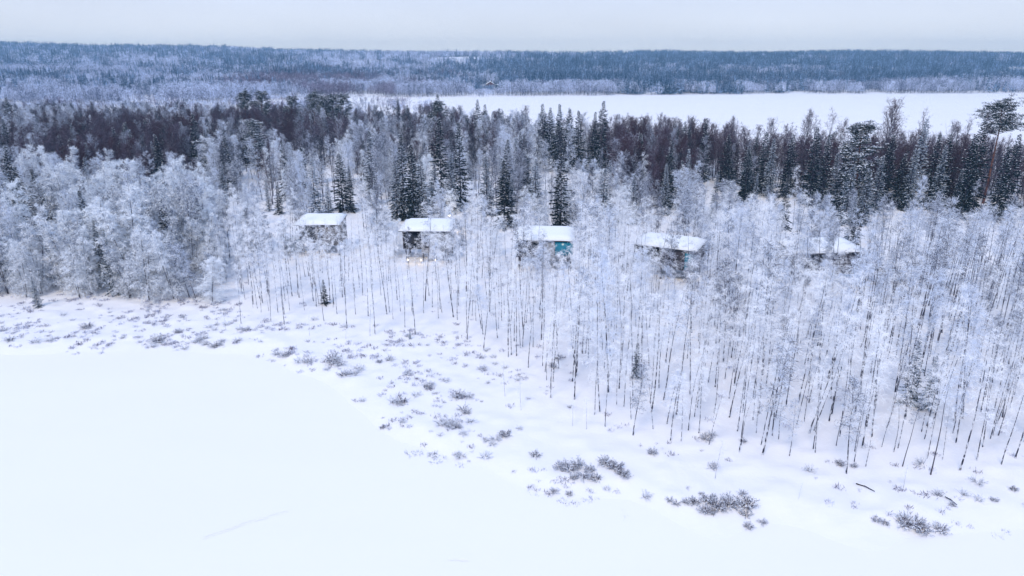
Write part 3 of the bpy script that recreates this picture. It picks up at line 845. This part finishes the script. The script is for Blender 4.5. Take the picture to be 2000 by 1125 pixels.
# ------------------------------------------------------------------ the wood: where each tree stands
def in_cabin(x, y):
    for cx, cy, hw, dp, bx, yy, rot in CABINS:
        dx, dy = x - cx, y - cy
        lx = dx * math.cos(rot) + dy * math.sin(rot); ly = -dx * math.sin(rot) + dy * math.cos(rot)
        if abs(lx) < hw and -1.2 < ly < dp + 1.5: return True
    return False
def clear_roof(x, y, h):
    # trees in front of a cabin stay low enough to leave its roof in view
    for x0, x1, yb_, yy in ((1086, 1119, 490, CABINS[2][1]), (1296, 1348, 500, CABINS[3][1])):   # the teal window and the dark end stay in view
        if y < yy:
            a2, b2 = proj(x, y, gz(x, y) + h)
            if x0 - 5 < a2 < x1 + 5 and b2 < yb_ and RG.random() > 0.08: return 0
    for ci, (cx, cy, hw, dp, bx, yy, rot) in enumerate(CABINS + [(0, 0, 0, 0, (1092, 464, 1112, 0), CABINS[2][1], 0), (0, 0, 0, 0, (1304, 470, 1346, 0), CABINS[3][1], 0)]):
        if y < yy:
            g = gz(x, y)
            a2, b2 = proj(x, y, g + h)
            if bx[0] - 8 < a2 < bx[2] + 8 and b2 < bx[1] + 28:
                if RG.random() < (0.22, 0.4, 0.4, 0.4, 0.6, 0.0, 0.1)[ci]: return h
                if ci == 0 and RG.random() < 0.7: return 0
                if ci >= 5: return 0
                h = top_z(x, y, bx[1] + (56 if ci == 0 else 20) + rnd(0, 34)) - g
                return h if h > 5 else 0
    return h
CONB = []
for px, ty, by, *_r in [q for q in SPR if q[1] < 400] + [q for q in PINES]:
    x_, y_, _z, _h = tree_px(px, ty, by)
    wpx = (by - ty) * 0.10
    frost_ = _r[0] == 1 and isinstance(_r[-1], int)
    CONB.append((x_, y_, px, wpx, ty, ty + (by - ty) * (0.5 if frost_ else 0.82)))
def hides_conifer(x, y, h):
    g = gz(x, y)
    a, b = proj(x, y, g + h * 0.93)
    for cx, cy, px, wpx, ty, yb in CONB:
        if y < cy and abs(a - px) < wpx + 13 and b < yb: return RG.random() < 0.93
    return False
cell = 2.3
gx, gy = np.meshgrid(np.arange(-330, 330, cell), np.arange(50, 420, cell))
X = (gx + RG.uniform(-0.5, 0.5, gx.shape) * cell * 0.95).ravel(); Y = (gy + RG.uniform(-0.5, 0.5, gy.shape) * cell * 0.95).ravel()
e = Y - np.interp(X, EDX, EDY); bk = np.interp(X, BKX, BKY) + (vnoise(X, Y, 22, 21) - 0.5) * 22
PX, PY = proj(X, Y, 1.2)
keep = (e > 0) & (Y < bk) & (PX > -170) & (PX < 2170)
X, Y, PX, PY, e, bk = X[keep], Y[keep], PX[keep], PY[keep], e[keep], bk[keep]
cells = cell * cell
woods = dict(dim=[], slim=[], pole=[], grey=[], bushy=[], bare=[], fspr=[], spr=[])
n1 = vnoise(X, Y, 14, 31); n2 = vnoise(X, Y, 30, 32); n3 = vnoise(X, Y, 7, 33)
for i in range(len(X)):
    x, y, px, py = X[i], Y[i], PX[i], PY[i]
    if in_cabin(x, y): continue
    if any(abs(x - a) < r_ and abs(y - b) < r_ for a, b, r_ in TAKEN): continue
    back = (y - 150) / (bk[i] - 150)                       # 0 behind the cabins, 1 at the far edge
    u = RG.random()
    left = 425 + (600 - py) * 0.12 + (n1[i] - 0.5) * 40
    if px < left and py > 430:                             # dense rimed stand on the left
        d = 0.074
        k = 'bushy' if RG.random() < 0.86 else 'grey'
        if py < 480 and RG.random() < 0.35: k = 'grey'
        dark_ = RG.random() < 0.24
        h = rnd(10, 17.5) * (0.72 if e[i] < 6 else 1)
        if dark_ and e[i] > 9: k = 'spr' if RG.random() < 0.7 else 'fspr'; h *= 0.85  # spruces added to fill in the shaded dark pockets between crowns
    elif py > 560 or (py > 505 and px > 430):              # slender birches over open snow
        if px < 1000: d = 0.12 if py > 610 else 0.16
        else: d = 0.15 + 0.07 * sstep(1000, 1250, px)
        d *= 0.45 + 1.1 * n1[i]
        if e[i] < 5: d *= 0.6
        k = 'slim' if RG.random() < 0.86 + 0.1 * (px < 1000) else 'grey'
        if px > 1250 and py < 760 and RG.random() < 0.16 + 0.14 * (px > 1600): k = 'grey'
        if px > 1640 and RG.random() < 0.2 + 0.55 * (py < 740): k = 'pole'
        elif RG.random() < 0.07: k = 'pole'
        h = rnd(7.5, 16.5) * (0.88 if px < 1000 else 1.0)
        if e[i] < 7: h *= rnd(0.55, 1.0)
    elif py > 425:                                         # around and just behind the cabins
        d = 0.105 * (0.45 + 1.1 * n2[i])
        if 430 < px < 575 and py < 470: d *= 0.25
        if 1120 < px < 1240 and 465 < py < 520: d *= 0.3
        if 1690 < px < 1960 and py < 500: d *= 0.8
        if 1640 < px < 1720 and py < 455: d *= 0.2
        k = ('slim', 'grey', 'bushy', 'dim')[int(RG.choice(4, p=[0.26, 0.36, 0.20, 0.18]))]
        if px > 1690: k = 'pole'
        h = rnd(9, 14)
        if k == 'bushy': h *= 0.7
    else:
        d = 0.085 * (0.5 + 1.0 * n2[i])
        if 530 < px < 720 and py > 350: d *= 0.6
        h = rnd(11.5, 17.0)
        ty = proj(x, y, h)[1] + (n2[i] - 0.5) * 34 + (n1[i] - 0.5) * 16
        if px < 420: lo, hi = 232 - px * 0.02, 325 - max(0, px - 250) * 0.45
        elif px < 700: lo, hi = 216, 252
        elif px < 1150: lo, hi = 196, 226
        elif px < 1650: lo, hi = 200, 312
        else: lo, hi = 150, 385
        if lo < ty < hi: k = 'bare' if RG.random() < (0.85 if px < 700 or px > 1150 else 0.65) else 'dim'
        else: k = ('grey', 'bushy', 'bare', 'slim', 'pole', 'dim')[int(RG.choice(6, p=[0.26, 0.12, 0.10, 0.08, 0.10, 0.34]))]
        if px < 100 and k == 'bare' and RG.random() < 0.5: k = 'grey'
        if RG.random() < 0.10: k = 'spr' if RG.random() < 0.75 else 'fspr'
        if px > 1690 and py > 395 and RG.random() < 0.75: k = 'bare'; h *= 0.62
        if k == 'bushy': h *= 0.85
        if px > 1450: h *= 0.88
    if u > d * cells: continue
    if py > 330 and hides_conifer(x, y, h): continue
    if k not in ('spr', 'fspr'):
        h = clear_roof(x, y, h)
        if h <= 0: continue
    woods[k].append((x, y, h))
KIND = dict(slim=('frosted_birch', slim, 'tree', 'slender frosted birches of the near wood', 'white frosted', 'birch'),
            dim=('bare_birch', dim, 'tree', 'half bare dusky birches of the middle wood', 'dusky half bare', 'birch'),
            pole=('thin_birch', pole, 'tree', 'thin dark stemmed birches of the near wood', 'sparse dark stemmed', 'birch'),
            grey=('rimed_birch', grey, 'tree', 'greyish rimed birches of the near wood', 'greyish rimed', 'birch'),
            bushy=('frosted_willow', bushy, 'tree', 'bushy frosted willows of the dense stand', 'bushy white frosted', 'willow'),
            bare=('bare_alder', bare, 'tree', 'leafless dark alders at the back of the wood', 'leafless brown', 'tree'),
            spr=('spruce', spr, 'spruce', 'spruces standing among the birches', 'dark green', 'spruce'),
            fspr=('spruce', fspr, 'spruce', 'spruces standing among the birches', 'frosted grey green', 'spruce'))
LIMIT = dict(dim=280, pole=280, slim=290, grey=280, bushy=280, bare=270, spr=90, fspr=90)
REST = {k: [] for k in woods}
for k, lst in woods.items():
    nm, V, cat, grp, look, word = KIND[k]
    lst.sort(key=lambda t_: t_[1] * CT)
    c = 0
    for (x, y, h) in lst:
        px, py = proj(x, y, 1.0); tx, tyy = proj(x, y, h)
        if c < LIMIT[k] and -20 < tx < 2020 and tyy < 1120:
            q = int(RG.integers(len(V))); sc = h / NOMH[k]
            ln = (float(RG.normal() * 0.035), float(RG.normal() * 0.04))
            plant(V[q], nm, x, y, sc * rnd(0.85, 1.15) * (1.0 if h > 8 else 1.2), sc, lean=ln, look=look, kind_word=word, cat=cat, group=grp)
            c += 1
        else: REST[k].append((x, y, h))
for k, nm, lab in (('dim', 'bare_birch_wood', 'farther dusky half bare birches of the wood, seen as one mass'), ('pole', 'thin_birch_wood', 'farther thin dark stemmed birches of the wood, seen as one mass'), ('slim', 'frosted_birch_wood', 'farther white frosted birches of the near wood, seen as one mass'), ('grey', 'rimed_birch_wood', 'farther greyish rimed birches of the wood, seen as one mass'),
                   ('bushy', 'frosted_willow_wood', 'farther bushy frosted trees, seen as one mass'), ('bare', 'brown_wood', 'reddish brown leafless treetops along the back of the wood'), ):
    L = REST[k]
    if not L: continue
    P = [(x, y, gz(x, y) - 0.05) for x, y, h in L]
    S = [(h / NOMH[k] * rnd(0.9, 1.15),) * 2 + (h / NOMH[k],) for x, y, h in L]
    R = [(float(RG.normal() * 0.03), float(RG.normal() * 0.03), rnd(0, 6.28)) for _ in L]
    pr = [whole(nm + '_%d' % i, v) for i, v in enumerate(KIND[k][1])]
    scatter(nm, P, S, R, RG.integers(0, len(pr), len(L)), pr, lab)
L = REST['spr'] + REST['fspr']
for (x, y, h) in L[:60]:
    plant(spr[0], 'spruce', x, y, h / 18, look='dark green', kind_word='spruce', cat='spruce', group='spruces standing among the birches')

# ------------------------------------------------------------------ far forest on the hills
def far_tree(s, x, y, h, kind, z=0.0):
    n = 90
    u = RG.random(n) ** (0.75 if kind == 0 else 0.9)
    if kind == 0:
        zz = h * (0.08 + 0.9 * u); R = h * 0.15 * (1 - u) + 0.15
        a = RG.uniform(0, 6.283, n); P = np.stack([x + 0.25 * R * np.cos(a), y + 0.25 * R * np.sin(a), z + zz], 1)
        D = np.stack([np.cos(a), np.sin(a), RG.uniform(-0.7, 0.1, n)], 1)
        s.blades(P, D, R * 1.1 + 0.3, R * 0.42 + 0.12, 0)
        s.blades(np.array([[x, y, z + h * 0.6]]), np.array([[0.01, 0, 1.0]]), h * 0.42, 0.5, 0)
    else:
        zz = h * (0.22 + 0.76 * u); R = h * 0.17 * np.sqrt(np.maximum(0.05, 1 - (u * 1.3 - 0.5) ** 2))
        a = RG.uniform(0, 6.283, n); r_ = R * RG.random(n)
        P = np.stack([x + r_ * np.cos(a), y + r_ * np.sin(a), z + zz], 1)
        D = np.stack([np.cos(a) * 0.6, np.sin(a) * 0.6, RG.uniform(0.1, 1.2, n)], 1) + RG.normal(size=(n, 3)) * 0.25
        s.blades(P, D, RG.uniform(0.9, 1.9, n), RG.uniform(0.12, 0.32, n), 0)
        s.tube([(x, y, z - 0.5), (x, y, z + h * 0.9)], [0.13, 0.03], 3, 1)
def clump(nm, kind, mat, hh, n=6, rad=7.5):
    s = Soup()
    for i in range(n):
        a = i * 2.4 + rnd(0, 1); r_ = rad * math.sqrt((i + 0.5) / n)
        far_tree(s, r_ * math.cos(a), r_ * math.sin(a), rnd(*hh), kind)
    return s.mesh(nm, [M[mat], M['dbark']])
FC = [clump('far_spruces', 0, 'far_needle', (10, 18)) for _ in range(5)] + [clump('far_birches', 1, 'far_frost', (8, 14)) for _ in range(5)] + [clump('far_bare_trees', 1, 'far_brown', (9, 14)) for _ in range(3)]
def farzone(y0, y1, cell_):
    gx, gy = np.meshgrid(np.arange(-0.86 * y1, 0.86 * y1, cell_), np.arange(y0, y1, cell_))
    X = (gx + RG.uniform(-0.5, 0.5, gx.shape) * cell_).ravel(); Y = (gy + RG.uniform(-0.5, 0.5, gy.shape) * cell_).ravel()
    ff = np.interp(X, FFX, FFY)
    k = (Y > ff) & (np.abs(X) < 0.84 * Y)
    return X[k], Y[k], (Y - ff)[k]
for nm, y0, y1, cl, s0, lab in (('lakeside_forest', 460, 1150, 8.2, 1.0, 'frosted forest on the far shore and lower slopes'), ('hill_forest', 1150, 2250, 14.5, 1.15, 'blue hazy forest on the hills up to the skyline')):
    X, Y, t = farzone(y0, y1, cl)
    a1 = vnoise(X, Y, 120, 41); a2 = vnoise(X, Y, 45, 42); a3 = vnoise(X, Y * 0.5, 200, 43)
    con = sstep(-160, 60, X) * 0.58 + 0.24 + (a1 - 0.5) * 0.9 + (a2 - 0.5) * 0.5 + sstep(900, 1500, Y) * 0.16
    con = con - 0.75 * (1 - sstep(20, 110, t + (a2 - 0.5) * 60))
    con = con - 0.5 * np.exp(-((X + 60) / 260) ** 2) * sstep(1350, 1600, Y)  # more pale frosted trees near the middle crest, standing in for a mist patch
    u = RG.random(len(X))
    kd = np.where(u < con, 0, 1)
    br = (kd == 1) & (a3 + (a2 - 0.5) * 0.6 > 0.70) & (X < -60) & (Y < 1100)
    kd = np.where(br, 2, kd)
    clear = ((X + 120) / 130) ** 2 + ((Y - 1760) / 260) ** 2 < 0.25 + a2 * 1.4 * RG.random(len(X))
    clear |= ((X - 170) / 120) ** 2 + ((Y - 1800) / 170) ** 2 < 0.2 + a2 * 1.4 * RG.random(len(X))
    clear |= ((X + 330) / 110) ** 2 + ((Y - 1500) / 160) ** 2 < 0.3 + a2 * 0.8
    clear |= (a1 > 0.80) & (a2 > 0.35) & (Y > 1020)
    clear |= (X < -150) & (t < 160) & (a2 > 0.60)
    clear |= (np.abs(X + 28) < 16) & (Y > 905) & (Y < 955)
    low = (np.abs(X + 28) < 20) & (Y > 780) & (Y < 915)
    low |= (X < -150) & (t < 25)
    gap = (a2 > 0.72) & (RG.random(len(X)) < 0.6)
    ok = ~clear & ~gap
    X, Y, kd, low, t = X[ok], Y[ok], kd[ok], low[ok], t[ok]
    Z = ground(X, Y)
    sc = RG.uniform(0.8, 1.2, len(X)) * s0 * np.where(low, 0.35, 1.0)
    vid = np.where(kd == 0, RG.integers(0, 5, len(X)), np.where(kd == 1, 5 + RG.integers(0, 5, len(X)), 10 + RG.integers(0, 3, len(X))))
    S = np.stack([sc * 0.5 + 0.5, sc * 0.5 + 0.5, sc], 1)
    R = np.zeros((len(X), 3)); R[:, 2] = RG.uniform(0, 6.28, len(X))
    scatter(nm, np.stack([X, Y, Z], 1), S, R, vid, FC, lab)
    print(nm, len(X))
# scrub on the snowy strip between the near wood and the far forest, left
X = RG.uniform(-420, -60, 900); Y = RG.uniform(360, 600, 900)
ff = np.interp(X, FFX, FFY); bk = np.interp(X, BKX, BKY) + 15
ok = (Y > bk) & (Y < ff) & (vnoise(X, Y, 35, 51) > 0.5) & (np.abs(X) < 0.84 * Y)
X, Y = X[ok], Y[ok]
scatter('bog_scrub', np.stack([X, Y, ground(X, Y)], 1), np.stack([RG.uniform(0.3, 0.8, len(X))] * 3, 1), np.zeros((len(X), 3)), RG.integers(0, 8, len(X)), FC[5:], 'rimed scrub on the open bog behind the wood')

# ------------------------------------------------------------------ lakeside shrubs and grass
SH = [(20, 665, 1), (70, 668, 1.2), (100, 665, 1), (170, 640, 1.3), (125, 616, 1), (240, 662, .8), (308, 668, 1.4), (298, 679, .9), (388, 668, 1.2), (420, 677, 1), (463, 667, 1), (362, 681, .9), (480, 645, 1), (408, 640, 1.2), (540, 692, 1.2), (558, 695, 1.1), (586, 706, 1.2), (604, 708, 1.1), (650, 706, 1.3), (663, 712, 1.2), (690, 732, 1.5), (672, 733, 1.2), (640, 722, 1), (702, 722, 1.2),
      (740, 708, .8), (762, 704, 1), (797, 732, .9), (784, 788, 1.1), (765, 786, 1), (812, 772, 1), (835, 757, 1.1), (842, 752, .9), (872, 745, .8), (895, 776, 1.2), (915, 776, 1), (905, 800, 1), (912, 806, .8), (862, 828, 1.2), (878, 832, 1.2), (893, 836, 1), (905, 848, 1), (918, 826, .9), (748, 836, .6), (760, 838, .5), (968, 858, 1.2), (985, 850, 1.1), (962, 868, .8), (1015, 838, .6), (1046, 890, .9),
      (802, 893, 1), (818, 890, .9), (846, 892, .9), (850, 906, .9), (892, 890, .8), (1084, 962, .7), (1112, 966, .5), (1092, 916, 1), (1112, 918, 1.3), (1128, 908, 1.1), (1138, 932, 1.2), (1122, 934, .8), (1163, 936, 1), (1152, 918, 1.2), (1180, 906, 1.2), (1200, 915, 1.2), (1214, 926, 1), (1222, 932, .7),
      (1308, 978, .6), (1322, 984, .7), (1340, 982, .6), (1358, 984, 1), (1384, 980, 1.2), (1398, 988, 1.1), (1376, 1000, .7), (1390, 1001, .6), (1408, 996, .8), (1426, 986, 1.3), (1450, 966, .7), (1458, 988, 1.2), (1458, 1006, .7), (1462, 1030, .7), (1488, 1022, .6), (1380, 858, 1), (1452, 862, .6), (1712, 1018, .7), (1728, 1024, .6), (1768, 1026, 1.2), (1786, 1030, 1.4), (1802, 1038, 1.1), (1838, 1037, 1), (1860, 988, .5), (1642, 908, .9), (1668, 912, .6), (1980, 957, .6), (1942, 978, .6), (1275, 885, .9), (1370, 965, .4), (1090, 700, .9), (1080, 716, 1)]
n0 = len(SH)
for _ in range(900):
    px, py = rnd(-20, 2020), rnd(600, 1050)
    x, y = at(px, py, 0.4)
    e1 = np.interp(x, EDX, EDY) - y; s1 = y - np.interp(x, SHX, SHY)
    if s1 < 0.5 or e1 < -4: continue
    q = float(vnoise(x, y, 5, 61))
    wgt = 1.0 if px < 480 else (0.6 if px < 980 else 0.10)
    if RG.random() < wgt * max(0, q * 3.2 - 1.3) * 1.1 and len(SH) < n0 + 215: SH.append((px, py, rnd(0.5, 1.1)))
for k, (px, py, sc) in enumerate(SH):
    x, y, z = atg(px, py)
    q = sc * rnd(0.5, 0.72) * (1.1 if px < 1000 else 1.05)
    dk_ = k < n0 and (px > 1050 or k % 3 == 0)
    plant((shrd if dk_ else shr)[int(RG.integers(5))], 'willow_shrub', x, y, q, q * rnd(0.8, 1.1), look=('low' if sc < 0.9 else 'wide') + (' dark' if dk_ else ' pale'), kind_word='purple shrub', cat='shrub', group='low shrubs along the lake edge', parts=('stems', 'twigs'))
for k, (px, py) in enumerate(((705, 203), (716, 201), (728, 203), (738, 201))):
    x, y = at(px, py, 0.1)
    o = plant(bare[k % 6], 'bare_alder', x, y, 0.7, 0.38, z=-0.1); THINGS.pop(); o['category'] = 'tree'; o['group'] = 'leafless bushes on the far lake'
    o['label'] = ('leftmost', 'second from left', 'third from left', 'rightmost')[k] + ' of four faint leafless bushes out on the far lake ice'

tf = []
for q in range(5):
    s = Soup(); n = 34
    P = RG.normal(size=(n, 3)) * [0.16, 0.16, 0]; D = RG.normal(size=(n, 3)) * 0.5; D[:, 2] = 1
    s.blades(P, D, RG.uniform(0.2, 0.5, n), RG.uniform(0.02, 0.05, n)); tf.append(s.mesh('tuft_%d' % q, [M['grass']]))
n = 60000
X = RG.uniform(-130, 130, n); Y = RG.uniform(45, 150, n)
s1 = Y - np.interp(X, SHX, SHY); e1 = np.interp(X, EDX, EDY) - Y
a1 = vnoise(X, Y, 4.5, 71); a2 = vnoise(X, Y, 1.5, 72)
pr_ = np.where(e1 > -3, 0.55, 0.07) * np.clip(a1 * 2.2 - 0.6, 0.02, 1) * np.clip(a2 * 2 - 0.5, 0.05, 1)
pr_ = pr_ * np.where((X > 10) & (e1 > -3), 0.35, np.where(X < -40, 1.6, 1.0))
ok = (s1 > -0.8) & (RG.random(n) < pr_) & (np.abs(X) < 0.85 * Y + 10)
X, Y = X[ok], Y[ok]; sc = RG.uniform(0.35, 1.15, len(X))
scatter('frosted_grass', np.stack([X, Y, ground(X, Y) - 0.05], 1), np.stack([sc * 1.3, sc * 1.3, sc], 1), np.stack([X * 0, X * 0, RG.uniform(0, 6.28, len(X))], 1), RG.integers(0, 5, len(X)), tf, 'frosted grass and heather tips poking out of the snow')
print('tufts', len(X))

# fallen stems on the snow, and thin leaning saplings at the edge of the wood
for k, (pa, pb, rad, lab) in enumerate((((1672, 946), (1708, 962), 0.055, 'fallen dark log on snow below the frosted birches'), ((1846, 972), (1868, 988), 0.05, 'short dark log in the snow near the right corner of the wood'))):
    a = np.array(atg(*pa)); b = np.array(atg(*pb)); r = empty('fallen_log', a); tag(r, lab, 'log'); b = b - a
    s = Soup(); s.tube([np.array([0, 0, 0.1]), b * 0.5 + [0, 0.1, 0.16], b + [0, 0, 0.12]], [rad * 1.2, rad, rad * 0.6], 7); link('stem', s.mesh('stem', [M['dbark']], True), r)
    s = Soup(); s.tube([np.array([0, 0.02, 0.1 + rad]), b * 0.45 + [0, 0.1, 0.16 + rad]], [rad * 0.7, rad * 0.6], 6); link('snow_cap', s.mesh('snow_cap', [M['roofsnow']], True), r)
for k, (px, ty, by, ln) in enumerate(((986, 700, 774, -0.18), (1018, 735, 800, -0.05), (1405, 855, 935, 0.02), (1565, 940, 975, 0.1), (1775, 900, 952, 0.03), (600, 610, 655, -0.15), (420, 600, 640, -0.12), (436, 605, 645, 0.0), (1148, 770, 838, -0.1), (1120, 780, 832, 0), (672, 622, 662, -0.1))):
    x, y, z, h = tree_px(px, ty, by)
    plant(slim[k % 9], 'sapling', x, y, h / 14 * 0.9, h / 14, lean=(0, ln), look='thin young', kind_word='birch sapling', cat='sapling', group='young birches at the edge of the wood')

# ------------------------------------------------------------------ labels that single out each thing
LAND = []
def landmark(nm, px, py): LAND.append((nm, px, py))
for nm, px, py in (('the leftmost cabin', 620, 490), ('the pale cabin', 830, 500), ('the teal windowed cabin', 1065, 520), ('the dark glazed cabin', 1320, 530), ('the rightmost cabin', 1615, 545), ('the footbridge', 1750, 540),
                   ('the lit lamp', 878, 450), ('the tall right-hand pine', 1963, 402), ('the broad snowy pine', 1690, 435), ('the lakeside pine clump', 630, 290), ('the lone pine pair', 485, 283),
                   ('the tiny lone spruce', 800, 662), ('the widest shrub clump', 1150, 920), ('the fallen dark log', 1690, 955), ('the lower right shrub clump', 1785, 1030), ('the lower middle shrub clump', 1400, 985), ('the right edge of the photo', 2000, 800), ('the left edge of the photo', 0, 560),
                   ('the brown treetops far left', 100, 300), ('the left bend of the shore', 560, 700), ('the middle shore hummocks', 880, 810), ('the big spruces behind the lamp', 878, 400), ('the broad left-hand pine', 492, 352)):
    landmark(nm, px, py)
ORD = ['nearest', 'second nearest', 'third nearest', 'fourth nearest', 'fifth nearest', 'sixth nearest', 'seventh nearest', 'eighth nearest', 'ninth nearest', 'tenth nearest', 'eleventh nearest', 'twelfth nearest']
def ordn(k): return ORD[k] if k < 12 else '%d%s nearest' % (k + 1, {1: 'st', 2: 'nd', 3: 'rd'}.get((k + 1) % 10, 'th') if (k + 1) // 10 != 1 else 'th')
bins = {}
for t_ in THINGS:
    o = t_['o']; px, py = proj(t_['x'], t_['y'], o.location[2])
    best = min(LAND, key=lambda q: math.hypot((px - q[1]), (py - q[2]) * 1.6))
    dx, dy = px - best[1], (py - best[2]) * 1.6
    if best[0].startswith('the right edge'): d = 'by' if abs(dy) < 60 else ('above' if dy < 0 else 'below')
    elif best[0].startswith('the left edge'): d = 'by' if abs(dy) < 60 else ('above' if dy < 0 else 'below')
    elif abs(dx) > abs(dy): d = 'left of' if dx < 0 else 'right of'
    else: d = 'behind' if dy < 0 else 'in front of'
    lean = o.rotation_euler[1]
    extra = ''
    if t_['word'] not in ('purple shrub', 'birch sapling'):
        extra = 'right-leaning ' if lean > 0.045 else ('left-leaning ' if lean < -0.045 else '')
        if t_['h'] > 1.08: extra += 'tall '
        elif t_['h'] < 0.72: extra += 'short '
    bins.setdefault((extra, t_['look'], t_['word'], d, best[0]), []).append((math.hypot(dx, dy), o))
for (extra, look, word, d, lm), L in bins.items():
    L.sort(key=lambda q: q[0])
    for k, (_, o) in enumerate(L):
        o['label'] = ('%s%s %s, %s %s %s' % (extra if not ('tall' in look and 'tall' in extra) else extra.replace('tall ', ''), look, word, ordn(k) if len(L) > 1 else 'only one', d, lm)).replace('only one by', 'by')

# ------------------------------------------------------------------ haze
s = Soup(); s.box((-2600, -60, -8), (2600, 2500, 102))
hz = link('haze', s.mesh('haze', []))
hm = bpy.data.materials.new('haze'); hm.use_nodes = True
t = hm.node_tree; t.nodes.clear()
ho = t.nodes.new('ShaderNodeOutputMaterial'); hv = t.nodes.new('ShaderNodeVolumePrincipled')
hv.inputs['Color'].default_value = (0.42, 0.72, 1.0, 1)
hv.inputs['Density'].default_value = 0.00026
hv.inputs['Anisotropy'].default_value = 0.0
t.links.new(hv.outputs[0], ho.inputs['Volume'])
hz.data.materials.append(hm)
tag(hz, 'pale winter haze over the lakes and hills', None, kind='stuff')
print('things', len([o for o in bpy.data.objects if o.get('category')]), {k: len(v) for k, v in woods.items()})
